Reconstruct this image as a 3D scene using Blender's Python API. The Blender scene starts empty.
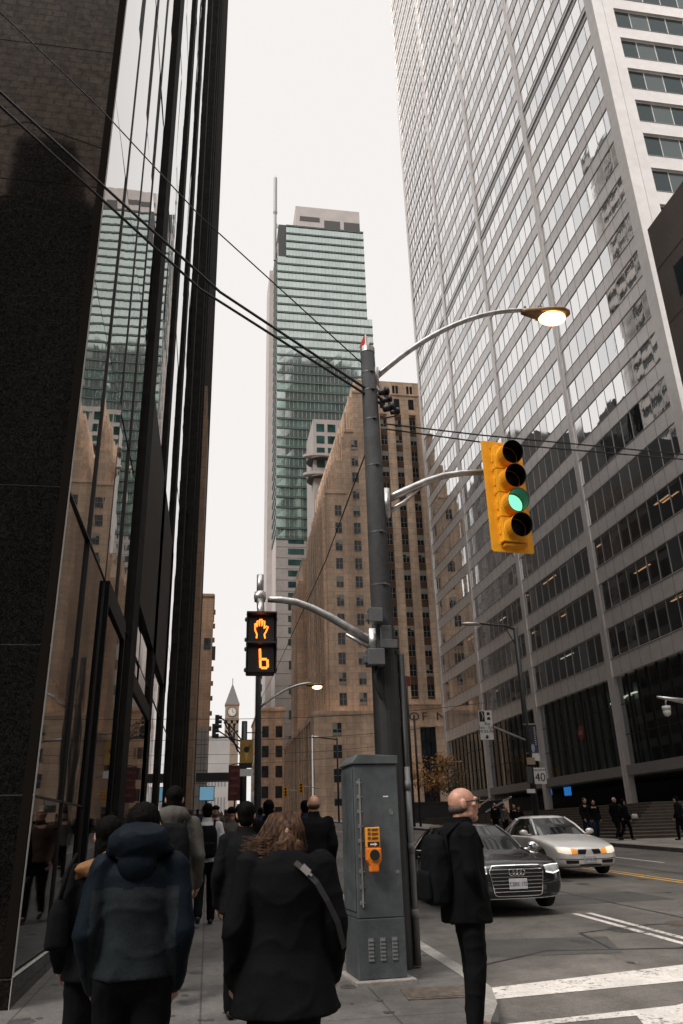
import bpy, math, random
from math import sin, cos, pi, radians, sqrt
from mathutils import Vector, Matrix, noise
from mathutils.bvhtree import BVHTree
random.seed(7)
SC = bpy.context.scene
COL = SC.collection

# ------------------------------------------------------------------ camera
W, H = 683, 1024
CX, CY = 341.5, 512.0
CAMH = 1.57
def calib(vp, vv):
    ax, ay = vp[0]-CX, vp[1]-CY
    bx, by = vv[0]-CX, vv[1]-CY
    f = sqrt(-(ax*bx+ay*by))
    dY = Vector((ax, -ay, -f)).normalized()
    dZ = Vector((bx, -by, -f)).normalized()
    dX = dY.cross(dZ)
    return f, Matrix((dX, dY, dZ))
FPX, RM = calib((207, 835), (287, -1370))
def at(px, py, Y):
    """world point seen in pixel (px, py) of the photograph at street distance Y"""
    d = RM @ Vector((px-CX, -(py-CY), -FPX))
    t = Y/d.y
    return Vector((0, 0, CAMH)) + d*t
cam = bpy.data.cameras.new('camera')
cam.sensor_fit = 'VERTICAL'; cam.sensor_height = 24.0
cam.lens = FPX/H*24.0
cam.clip_start = 0.05; cam.clip_end = 6000
co = bpy.data.objects.new('camera', cam); COL.objects.link(co)
co.matrix_world = Matrix.Translation((0, 0, CAMH)) @ RM.to_4x4()
SC.camera = co

# street rises gently to the north
def G(y):
    if y < 150: return 0.025*y
    return 3.75 + 0.006*(y-150)
def RD(y): return G(y)-0.13

# ------------------------------------------------------------------ objects
LOC = {}
def tag(o, label=None, cat=None, group=None, kind=None):
    if label: o['label'] = label
    if cat: o['category'] = cat
    if group: o['group'] = group
    if kind: o['kind'] = kind
    return o
def thing(name, label, cat, loc=(0, 0, 0), rz=0.0, group=None):
    o = bpy.data.objects.new(name, None); COL.objects.link(o)
    o.empty_display_size = 0.2
    o.location = loc; o.rotation_euler = (0, 0, rz)
    LOC[o.name] = Vector(loc)
    return tag(o, label, cat, group)
def kids(o): return [c for c in o.children]
def copy_tree(o, parent=None):
    c = o.copy(); COL.objects.link(c)
    if parent: c.parent = parent
    for ch in kids(o): copy_tree(ch, c)
    return c

class MB:
    def __init__(s): s.v = []; s.f = []; s.m = []
    def _add(s, vs, fs, mi=0):
        b = len(s.v); s.v.extend([Vector(p) for p in vs])
        for f in fs: s.f.append([b+i for i in f]); s.m.append(mi)
        return s
    def box(s, x0, y0, z0, x1, y1, z1, mi=0):
        return s._add([(x0,y0,z0),(x1,y0,z0),(x1,y1,z0),(x0,y1,z0),(x0,y0,z1),(x1,y0,z1),(x1,y1,z1),(x0,y1,z1)],
            [(0,3,2,1),(4,5,6,7),(0,1,5,4),(1,2,6,5),(2,3,7,6),(3,0,4,7)], mi)
    def cbox(s, c, d, mi=0, M=None):
        pts = [Vector((sx*d[0]/2, sy*d[1]/2, sz*d[2]/2)) for sz in (-1,1) for sx,sy in ((-1,-1),(1,-1),(1,1),(-1,1))]
        if M is not None: pts = [M @ p for p in pts]
        pts = [p+Vector(c) for p in pts]
        return s._add(pts, [(0,3,2,1),(4,5,6,7),(0,1,5,4),(1,2,6,5),(2,3,7,6),(3,0,4,7)], mi)
    def quad(s, a, b, c, d, mi=0): return s._add([a,b,c,d], [(0,1,2,3)], mi)
    def poly(s, pts, mi=0): return s._add(pts, [tuple(range(len(pts)))], mi)
    def prism(s, pts, vec, mi=0):
        n = len(pts); vec = Vector(vec)
        P = [Vector(p) for p in pts]
        Q = [p+vec for p in P]
        fs = [tuple(range(n))[::-1], tuple(range(n, 2*n))] + [(i,(i+1)%n,n+(i+1)%n,n+i) for i in range(n)]
        return s._add(P+Q, fs, mi)
    def rings(s, R, mi=0, caps=True, close=False):
        n = len(R[0]); vs = [p for r in R for p in r]; fs = []
        for k in range(len(R)-1):
            for i in range(n):
                j = (i+1) % n
                fs.append((k*n+i, k*n+j, (k+1)*n+j, (k+1)*n+i))
        if close:
            k = len(R)-1
            for i in range(n):
                j = (i+1) % n; fs.append((k*n+i, k*n+j, j, i))
        elif caps:
            fs.append(tuple(range(n))[::-1]); fs.append(tuple((len(R)-1)*n+i for i in range(n)))
        return s._add(vs, fs, mi)
    def tube(s, pts, r, seg=8, mi=0, caps=True):
        P = [Vector(p) for p in pts]
        if not isinstance(r, (list, tuple)): r = [r]*len(P)
        R = []; up = None
        for i, p in enumerate(P):
            d = (P[min(i+1, len(P)-1)]-P[max(i-1, 0)]).normalized()
            if up is None: up = Vector((0,0,1)) if abs(d.z) < .9 else Vector((1,0,0))
            a = (up - d*up.dot(d)).normalized(); up = a
            b = d.cross(a)
            R.append([p + (a*cos(2*pi*k/seg)+b*sin(2*pi*k/seg))*r[i] for k in range(seg)])
        return s.rings(R, mi, caps)
    def cyl(s, c, r, h, seg=16, mi=0, axis='z', r2=None):
        r2 = r if r2 is None else r2
        ax = {'x': Vector((1,0,0)), 'y': Vector((0,1,0)), 'z': Vector((0,0,1))}[axis] if isinstance(axis, str) else Vector(axis).normalized()
        a = ax.orthogonal().normalized(); b = ax.cross(a); c = Vector(c)
        return s.rings([[c+(a*cos(2*pi*k/seg)+b*sin(2*pi*k/seg))*rr+ax*hh for k in range(seg)] for rr, hh in ((r, -h/2), (r2, h/2))], mi)
    def ell(s, c, r, mi=0, n=10, m=14, M=None):
        R = []
        c = Vector(c)
        for i in range(1, n):
            t = pi*i/n
            ring = [Vector((r[0]*sin(t)*cos(2*pi*k/m), r[1]*sin(t)*sin(2*pi*k/m), -r[2]*cos(t))) for k in range(m)]
            R.append(ring)
        bot = Vector((0,0,-r[2])); top = Vector((0,0,r[2]))
        vs = [p for q in R for p in q]+[bot, top]
        if M is not None: vs = [M @ p for p in vs]
        vs = [p+c for p in vs]
        fs = []
        for k in range(len(R)-1):
            for i in range(m): fs.append((k*m+i, k*m+(i+1)%m, (k+1)*m+(i+1)%m, (k+1)*m+i))
        B = len(R)*m
        for i in range(m):
            fs.append((B, (i+1)%m, i)); k = (len(R)-1)*m; fs.append((B+1, k+i, k+(i+1)%m))
        return s._add(vs, fs, mi)
    def cap(s, p0, r0, p1, r1, seg=12, mi=0):
        """tapered capsule, closed"""
        p0 = Vector(p0); p1 = Vector(p1); d = (p1-p0).normalized()
        P = []; R = []
        for a in (85, 55, 25): P.append(p0-d*r0*sin(radians(a))); R.append(r0*cos(radians(a)))
        P.append(p0); R.append(r0); P.append((p0+p1)/2); R.append((r0+r1)/2); P.append(p1); R.append(r1)
        for a in (25, 55, 85): P.append(p1+d*r1*sin(radians(a))); R.append(r1*cos(radians(a)))
        return s.tube(P, R, seg, mi)
    def stack(s, L, mi=0, m=28, n=2.0, fold=None):
        """L: (z, cx, cy, rx, ry); superellipse rings"""
        R = []
        for (z, cx, cy, rx, ry) in L:
            ring = []
            for k in range(m):
                t = 2*pi*k/m; c, q = cos(t), sin(t)
                fx = 1.0
                if fold: fx = 1+fold(z, t)
                ring.append((cx+rx*fx*math.copysign(abs(c)**(2/n), c), cy+ry*fx*math.copysign(abs(q)**(2/n), q), z))
            R.append(ring)
        return s.rings(R, mi)
    def mesh(s, name, off=Vector((0,0,0)), smooth=False):
        me = bpy.data.meshes.new(name)
        me.from_pydata([tuple(p-off) for p in s.v], [], s.f)
        me.polygons.foreach_set('material_index', s.m)
        if smooth: me.polygons.foreach_set('use_smooth', [True]*len(s.f))
        me.update()
        return me
    def build(s, name, mats, parent=None, smooth=False, bevel=0.0, world=False):
        """vertices in the thing's local frame; world=True: vertices are world points"""
        off = Vector((0,0,0))
        if world and parent is not None:
            r = parent
            while r.parent: r = r.parent
            off = LOC[r.name]
        me = s.mesh(name, off, smooth)
        if not isinstance(mats, (list, tuple)): mats = [mats]
        for m in mats: me.materials.append(m)
        o = bpy.data.objects.new(name, me); COL.objects.link(o)
        if parent is not None: o.parent = parent
        if bevel:
            b = o.modifiers.new('bevel', 'BEVEL'); b.width = bevel; b.segments = 2; b.limit_method = 'ANGLE'; b.angle_limit = radians(40)
        if smooth == 'auto': pass
        return o
def bake(o, smooth=True):
    """apply the modifiers of o"""
    bpy.context.view_layer.update()
    dg = bpy.context.evaluated_depsgraph_get()
    me = bpy.data.meshes.new_from_object(o.evaluated_get(dg))
    old = o.data; o.modifiers.clear(); o.data = me; me.name = o.name
    bpy.data.meshes.remove(old)
    if smooth: me.polygons.foreach_set('use_smooth', [True]*len(me.polygons))
    return o
def struct(name, mb, mats, **k):
    o = mb.build(name, mats, **k); o['kind'] = 'structure'; return o

# ------------------------------------------------------------------ materials
MATS = {}
def mat(name, base=(.5,.5,.5), rough=.6, metal=0.0, spec=.5, var=None, bump=None, emit=None, stre=0.0, streak=None, coat=0.0, coords='Object', trans=0.0, rvar=None):
    if name in MATS: return MATS[name]
    m = bpy.data.materials.new(name); m.use_nodes = True
    nt = m.node_tree; N = nt.nodes; L = nt.links
    p = N['Principled BSDF']
    p.inputs['Base Color'].default_value = (*base, 1)
    p.inputs['Roughness'].default_value = rough
    p.inputs['Metallic'].default_value = metal
    p.inputs['Specular IOR Level'].default_value = spec
    if coat: p.inputs['Coat Weight'].default_value = coat; p.inputs['Coat Roughness'].default_value = .04
    if trans: p.inputs['Alpha'].default_value = 1-trans
    if emit:
        p.inputs['Emission Color'].default_value = (*emit, 1); p.inputs['Emission Strength'].default_value = stre
    co_ = None
    def coord():
        nonlocal co_
        if co_ is None:
            if coords == 'World':
                g = N.new('ShaderNodeNewGeometry'); co_ = g.outputs['Position']
            else:
                t = N.new('ShaderNodeTexCoord'); co_ = t.outputs[coords]
        return co_
    col = None
    if var:   # list of (scale, amount)
        for i, vv in enumerate(var if isinstance(var, list) else [var]):
            sc, am = vv[0], vv[1]
            mp = N.new('ShaderNodeMapping'); L.new(coord(), mp.inputs['Vector'])
            if len(vv) > 2: mp.inputs['Scale'].default_value = vv[2]
            t = N.new('ShaderNodeTexNoise'); t.inputs['Scale'].default_value = sc; t.inputs['Detail'].default_value = 5
            L.new(mp.outputs[0], t.inputs['Vector'])
            r = N.new('ShaderNodeMapRange'); L.new(t.outputs['Fac'], r.inputs['Value'])
            r.inputs['From Min'].default_value = .3; r.inputs['From Max'].default_value = .7
            r.inputs['To Min'].default_value = 1-am; r.inputs['To Max'].default_value = 1+am
            mx = N.new('ShaderNodeMix'); mx.data_type = 'RGBA'; mx.blend_type = 'MULTIPLY'; mx.inputs[0].default_value = 1
            if col is None: mx.inputs[6].default_value = (*base, 1)
            else: L.new(col, mx.inputs[6])
            L.new(r.outputs[0], mx.inputs[7]); col = mx.outputs[2]
        L.new(col, p.inputs['Base Color'])
    if rvar:
        t = N.new('ShaderNodeTexNoise'); t.inputs['Scale'].default_value = rvar[0]; L.new(coord(), t.inputs['Vector'])
        r = N.new('ShaderNodeMapRange'); L.new(t.outputs['Fac'], r.inputs['Value'])
        r.inputs['From Min'].default_value = .3; r.inputs['From Max'].default_value = .7
        r.inputs['To Min'].default_value = max(0, rough-rvar[1]); r.inputs['To Max'].default_value = rough+rvar[1]
        L.new(r.outputs[0], p.inputs['Roughness'])
    if bump:
        t = N.new('ShaderNodeTexNoise'); t.inputs['Scale'].default_value = bump[0]; t.inputs['Detail'].default_value = 4
        L.new(coord(), t.inputs['Vector'])
        b = N.new('ShaderNodeBump'); b.inputs['Strength'].default_value = bump[1]; b.inputs['Distance'].default_value = bump[2] if len(bump) > 2 else .01
        L.new(t.outputs['Fac'], b.inputs['Height']); L.new(b.outputs[0], p.inputs['Normal'])
    MATS[name] = m
    return m
def nodes(m): return m.node_tree.nodes, m.node_tree.links, m.node_tree.nodes['Principled BSDF']

BLACK_METAL = mat('black_painted_metal', (.018,.018,.019), .45, var=(8,.3))
GALV = mat('galvanised_steel', (.42,.41,.40), .38, metal=.85, var=[(14,.25),(3,.2)])
DARK_GALV = mat('dark_weathered_steel', (.10,.10,.10), .5, metal=.5, var=(6,.3))
CHROME = mat('chrome', (.75,.75,.76), .12, metal=1)
RUBBER = mat('tyre_rubber', (.014,.014,.014), .75)
DARK_PLASTIC = mat('black_plastic', (.012,.012,.013), .5)
WHITE_PAINT = mat('white_sign_paint', (.72,.70,.67), .5)
BLACK_PAINT = mat('black_sign_paint', (.012,.012,.012), .5)
CONCRETE = mat('concrete', (.24,.22,.20), .85, var=[(3,.2),(30,.15)], bump=(40,.3))
def text(name, body, size, m, parent, pos, rot, ext=.02, align='CENTER', world=True, sx=1.0):
    cu = bpy.data.curves.new(name, 'FONT'); cu.body = body; cu.size = size; cu.extrude = ext; cu.align_x = align; cu.align_y = 'CENTER'
    o = bpy.data.objects.new(name, cu); COL.objects.link(o)
    bpy.context.view_layer.update()
    me = bpy.data.meshes.new_from_object(o.evaluated_get(bpy.context.evaluated_depsgraph_get()))
    bpy.data.objects.remove(o); bpy.data.curves.remove(cu)
    me.name = name; me.materials.clear(); me.materials.append(m)
    o = bpy.data.objects.new(name, me); COL.objects.link(o)
    if parent: 
        o.parent = parent
        r = parent
        while r.parent: r = r.parent
        if world: pos = Vector(pos)-LOC[r.name]
    o.location = pos; o.rotation_euler = rot; o.scale = (sx, 1, 1)
    return o
# ------------------------------------------------------------------ people
def fabric(name, c, r=.85, am=.25, bs=60):
    return mat(name, c, r, var=[(5,am),(90,.18)], bump=(bs,.25,.006), spec=.08)
SKIN = mat('skin', (.42,.23,.16), .5, var=(9,.12))
SKIN_RED = mat('ruddy_skin', (.44,.225,.155), .5, var=[(11,.22),(45,.12)], bump=(160,.25,.002))
HAIR_BLACK = mat('black_hair', (.004,.0035,.0032), .7, var=(60,.4), spec=.05)
HAIR_BROWN = mat('brown_hair', (.04,.025,.016), .6, var=(60,.4), spec=.2)
HAIR_GREY = mat('grey_hair', (.16,.15,.14), .6, var=(60,.4))
BLACK_WOOL = fabric('black_wool', (.0045,.005,.0056))
BLACK_CLOTH = fabric('black_cloth', (.0055,.0058,.0064))
NAVY = fabric('navy_shell', (.0048,.009,.0145), .6)
SLATE = fabric('slate_shell', (.015,.019,.022), .55)
GREYJ = fabric('grey_cotton', (.075,.070,.063))
WHITEJ = fabric('pale_cotton', (.50,.49,.50))
REDJ = fabric('red_cotton', (.35,.03,.025))
DENIM = fabric('denim', (.014,.022,.038))
TAN = fabric('tan_cloth', (.20,.105,.05))
SHOE = mat('dark_shoe', (.012,.011,.011), .5)
SHOE_W = mat('pale_sneaker', (.45,.43,.42), .6)

def remesh(mb, name, m, parent, vox, sm=4, wob=0.0, wf=6.0, seed=0.0):
    o = mb.build(name, m, parent)
    r = o.modifiers.new('r', 'REMESH'); r.mode = 'VOXEL'; r.voxel_size = vox
    s_ = o.modifiers.new('s', 'SMOOTH'); s_.iterations = sm; s_.factor = .5
    par = o.parent; o.parent = None
    bake(o); o.parent = par
    if wob:
        me = o.data
        nr = [v.normal.copy() for v in me.vertices]
        for v, n in zip(me.vertices, nr):
            q = Vector((v.co.x*wf, v.co.y*wf, v.co.z*wf*.55+seed))
            a = noise.noise(q)+.5*noise.noise(q*2.3+Vector((3,1,seed)))
            # creases: ridged noise
            b = 1-abs(noise.noise(Vector(((v.co.x+v.co.z*.6)*wf*.8+5, v.co.y*wf*.8, (v.co.z-v.co.x*.7)*wf*.95+seed))))
            v.co += n*wob*(.8*a+1.0*(b**7)-.3)
        me.update()
    for mm in o.data.materials[:]:
        pass
    if not o.data.materials: o.data.materials.append(m)
    return o

def hand(mb, wrist, d, side, s=1.0, curl=.5):
    """five separate fingers; d = forearm direction; palm turned to the thigh"""
    d = Vector(d).normalized(); w = Vector(wrist)
    f = Vector((0,1,0)); f = (f-d*f.dot(d)).normalized()      # forward: thumb side
    inn = Vector((-side,0,0))
    inn = (inn-d*inn.dot(d)-f*inn.dot(f)).normalized()
    mb.cap(w, .026*s, w+d*.045*s, .03*s)
    for k, (off, ln) in enumerate(((.030,.072),(.010,.080),(-.010,.075),(-.029,.058))):
        a = w+d*.045*s+f*off*s*.9
        b = w+d*.092*s+f*off*s
        mb.cap(a, .0135*s, b, .0105*s, 8)
        c = b+(d*(1-curl*.5)+inn*curl).normalized()*ln*.5*s
        mb.cap(b, .0105*s, c, .0095*s, 8)
        e = c+(d*(1-curl)+inn*curl*1.2).normalized()*ln*.42*s
        mb.cap(c, .0095*s, e, .0075*s, 8)
    a = w+d*.02*s+f*.022*s
    b = a+(d*.7+f*.7).normalized()*.045*s+inn*.01*s
    mb.cap(a, .014*s, b, .0115*s, 8); mb.cap(b, .0115*s, b+(d*.95+f*.2).normalized()*.032*s+inn*.008*s, .0085*s, 8)

def head_mb(mb, c, M, face=True, s=1.0):
    """head facing local +Y, centre c"""
    c = Vector(c)
    def E(p, r, n=10, m=14): mb.ell(c+M @ (Vector(p)*s), tuple(q*s for q in r), n=n, m=m, M=M)
    E((0,-.010,.020), (.076,.098,.090), 14, 20)       # cranium
    E((0,.026,-.040), (.063,.072,.080))               # face
    E((0,.060,-.098), (.034,.034,.026))               # chin
    for q in (-1,1): E((q*.036,.01,-.072), (.030,.058,.034))   # jaw
    if face:
        E((0,.092,.028), (.050,.018,.013))            # brow
        mb.cap(c+M @ Vector((0,.092,.012))*s, .009*s, c+M @ Vector((0,.110,-.026))*s, .0145*s, 8)
        for q in (-1,1):
            E((q*.012,.100,-.026), (.009,.012,.008), 6, 8)
            E((q*.042,.068,-.018), (.022,.024,.018))  # cheek
            E((q*.034,.080,.008), (.014,.012,.010), 6, 8)
            E((q*.080,-.008,-.004), (.011,.021,.034)) # ear
        E((0,.088,-.052), (.024,.013,.0075), 6, 10)   # upper lip
        E((0,.086,-.066), (.021,.013,.008), 6, 10)    # lower lip

def person(label, loc, rz=0.0, H=1.75, vox=.016, lead=1, stride=.7, coat=BLACK_CLOTH, hem=.86, coat_w=1.0, trousers=BLACK_CLOTH,
           shoes=SHOE, hair='short', hairm=HAIR_BLACK, hood=None, skin=SKIN, group=None, arms=(0.12, 0.12), arm_bend=.15, hpitch=0.0, hyaw=0.0,
           yoke=None, head_s=1.0, head_d=(0,0,0), depth=1.0, hood_dz=0.0, arm_in=0.0, yoke_z=1.235, wob=.006, shoulder=1.0, flare=1.0, seed=0.0, face=True, hands=True, collar=True, name='person'):
    s = H/1.75
    root = thing(name, label, 'person', loc, rz, group)
    S = lambda x, y, z: Vector((x*s, y*s, z*s))
    # joints
    def leg(side, ph):        # ph>0: leg forward, <0: behind
        hip = S(side*.09, 0, .93)
        if ph >= 0: knee = S(side*.095, .19*ph+.03, .50); ank = S(side*.095, .27*ph, .085)
        else: knee = S(side*.095, .02+.06*ph, .49); ank = S(side*.095, .36*ph, .10-.09*ph)
        toe = ank+S(0, .15, -.045) if ph >= 0 else ank+S(0, .12, -.085+.02*ph)
        return hip, knee, ank, toe
    L = leg(-1, stride*lead); R = leg(1, -stride*lead)
    M = Matrix.Rotation(hyaw, 3, 'Z') @ Matrix.Rotation(hpitch, 3, 'X')
    hc = S(0, .03, 1.62)+Vector(head_d)*s
    arm_pts = []
    for side, sw in ((-1, arms[0]), (1, arms[1])):
        sh = S(side*.185*shoulder, -.01, 1.415)
        el = sh+S(side*(.055-arm_in*.4), -.06+sw*.25, -.285)
        wr = el+Vector((side*(-.01-arm_in)*s, (sw*.3+arm_bend)*s*.8, -.245*s))
        arm_pts.append((side, sh, el, wr))
    b = MB()      # body: one continuous surface
    for (hip, knee, ank, toe) in (L, R):
        b.cap(hip, .08*s, knee, .052*s); b.cap(knee, .05*s, ank, .036*s); b.cap(ank, .036*s, toe, .03*s)
    b.stack([(z*s, 0, 0, rx*s, ry*s) for z, rx, ry in ((.86,.12,.09),(.95,.15,.11),(1.08,.13,.10),(1.25,.15,.11),(1.38,.16,.10),(1.45,.10,.075))])
    b.cap(S(0, -.005, 1.42), .058*s, S(0, .012, 1.56), .055*s)
    for side, sh, el, wr in arm_pts:
        b.cap(sh+S(-side*.02,0,-.03), .038*s, el, .036*s); b.cap(el, .04*s, wr, .027*s)
        if hands: hand(b, wr, (wr-el), side, s*1.02)
    head_mb(b, hc, M, face, s*head_s)
    body = remesh(b, 'body', skin, root, vox*.62, 3 if vox < .013 else 2)
    # trousers
    t = MB()
    for (hip, knee, ank, toe) in (L, R):
        t.cap(hip, .105*s, knee, .078*s); t.cap(knee, .078*s, ank, .066*s)
    t.ell(S(0, -.01, .95), (.168*s, .128*s, .13*s))
    remesh(t, 'trousers', trousers, root, vox, 4, wob, 7, seed+2)
    # shoes
    for (hip, knee, ank, toe) in (L, R):
        sh_ = MB(); sh_.cap(ank+S(0, -.03, -.04), .042*s, toe+S(0, .03, 0), .038*s); sh_.cap(ank, .045*s, ank+S(0,0,-.04), .045*s)
        remesh(sh_, 'shoe', shoes, root, vox*.8, 2)
    # coat
    c = MB()
    cw = coat_w
    prof = []
    zs = [hem, hem+.02, (hem+1.0)/2 if hem < .95 else .99, 1.02, 1.15, 1.28, 1.38, 1.43, 1.47]
    for z in zs:
        k = max(0, (1.05-z)/(1.05-hem+1e-6)) if hem < 1.0 else 0
        rx = {0: .182}.get(0)
        if z <= 1.05: rx, ry, cy = .176+.03*k*flare, .133+.035*k*flare, -.005
        elif z < 1.2: rx, ry, cy = .172, .130, -.008
        elif z < 1.33: rx, ry, cy = .186*shoulder, .134, -.012
        elif z < 1.41: rx, ry, cy = .180*shoulder, .115, -.015
        elif z < 1.45: rx, ry, cy = .135*shoulder, .09, -.015
        else: rx, ry, cy = .075, .068, -.005
        prof.append((z*s, 0, cy*s, rx*s*cw, ry*s*cw*depth))
    fd = None
    if hem < .8: fd = lambda z, tt: max(0, (1.0*s-z))/(s*.4)*(.035*sin(7*tt+seed)+.02*sin(13*tt+1.3*seed))
    c.stack(prof, fold=fd, m=56)
    for side, sh, el, wr in arm_pts:
        q = sh+S(-side*.012, 0, -.012)
        c.cap(q, .076*s, el, .064*s); c.cap(el, .066*s, wr-(wr-el)*.03, .052*s)
    if collar: c.stack([(1.44*s, 0, -.0*s, .085*s, .082*s), (1.53*s, 0, .012*s, .076*s, .080*s)])
    cm = [coat] if yoke is None else [coat, yoke]
    co2 = remesh(c, 'coat' if hem < .8 else 'jacket', coat, root, vox, 4, wob*1.3, 6, seed)
    if yoke is not None:
        co2.data.materials.append(yoke)
        for pl in co2.data.polygons:
            ce = pl.center
            if ce.z > yoke_z*s+.004*sin(ce.x*40) or (abs(ce.x) > .205*s): pl.material_index = 1
    if hood:
        h = MB()
        h.ell(S(0, -.075, 1.475+hood_dz), (.155*s, .105*s, .095*s)); h.ell(S(0, -.03, 1.455+hood_dz*.7), (.175*s, .12*s, .05*s))
        h.ell(S(0, -.10, 1.42), (.10*s, .07*s, .08*s))
        remesh(h, 'hood', hood, root, vox, 4, wob*1.2, 8, seed+4)
    # hair
    def HP(p): return hc+M @ (Vector(p)*s*head_s)
    hb = MB()
    if hair == 'short':
        hb.ell(HP((0,-.022,.036)), (.085*s, .100*s, .092*s), M=M, n=14, m=20); hb.ell(HP((0,-.05,-.03)), (.074*s,.062*s,.075*s), M=M)
        remesh(hb, 'hair', hairm, root, vox*.75, 2, .0045, 55, seed)
    elif hair == 'cap':
        hb.ell(HP((0,-.015,.045)), (.088*s, .108*s, .085*s), M=M, n=14, m=20); hb.ell(HP((0,.09,.04)), (.065*s,.06*s,.012*s), M=M)
        remesh(hb, 'cap', hairm, root, vox*.8, 2)
    elif hair == 'fringe':     # bald crown
        hb.ell(HP((0,-.032,-.028)), (.0765*s*head_s, .079*s*head_s, .048*s*head_s), M=M, n=14, m=20)
        remesh(hb, 'hair', hairm, root, vox*.7, 2)
    elif hair == 'bun':
        hb.ell(HP((0,-.022,.036)), (.086*s, .102*s, .092*s), M=M, n=14, m=20); hb.ell(HP((0,-.05,-.07)), (.08*s,.06*s,.12*s), M=M)
        remesh(hb, 'hair', hairm, root, vox*.75, 2, .0045, 55, seed)
    root['_h'] = H
    del root['_h']
    return root, dict(hc=hc, M=M, s=s, S=S, arms=arm_pts, HP=HP)

def backpack(label, loc, rz, H, m, w=.30, h=.46, group=None):
    s = H/1.75
    r = thing('backpack', label, 'backpack', loc, rz, group)
    S = lambda x, y, z: Vector((x*s, y*s, z*s))
    b = MB()
    b.stack([(z*s, 0, -.235*s, rx*s, ry*s) for z, rx, ry in ((1.40-h, w*.30, .05),(1.42-h, w*.47,.085),(1.40-h*.6, w*.5,.10),(1.40-h*.25,w*.48,.085),(1.38,w*.40,.06),(1.41,w*.25,.03))], n=3)
    bag = remesh(b, 'bag', m, r, .014, 3, .005, 9, 1)
    p = MB(); p.stack([(z*s, 0, -.33*s, rx*s, ry*s) for z, rx, ry in ((1.40-h*.93, w*.3,.02),(1.40-h*.9,w*.38,.035),(1.40-h*.55,w*.38,.035),(1.40-h*.5,w*.3,.02))], n=3)
    remesh(p, 'front_pocket', m, r, .012, 2)
    for q in (-1, 1):
        t = MB(); pts = [S(q*.09,-.16,1.0), S(q*.13,-.16,1.1), S(q*.11,-.17,1.40), S(q*.115,-.06,1.485), S(q*.115,.07,1.45), S(q*.12,.13,1.3)]
        t.tube(pts, .018*s, 8); t.build('strap', m, r, smooth=True)
    return r
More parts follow.
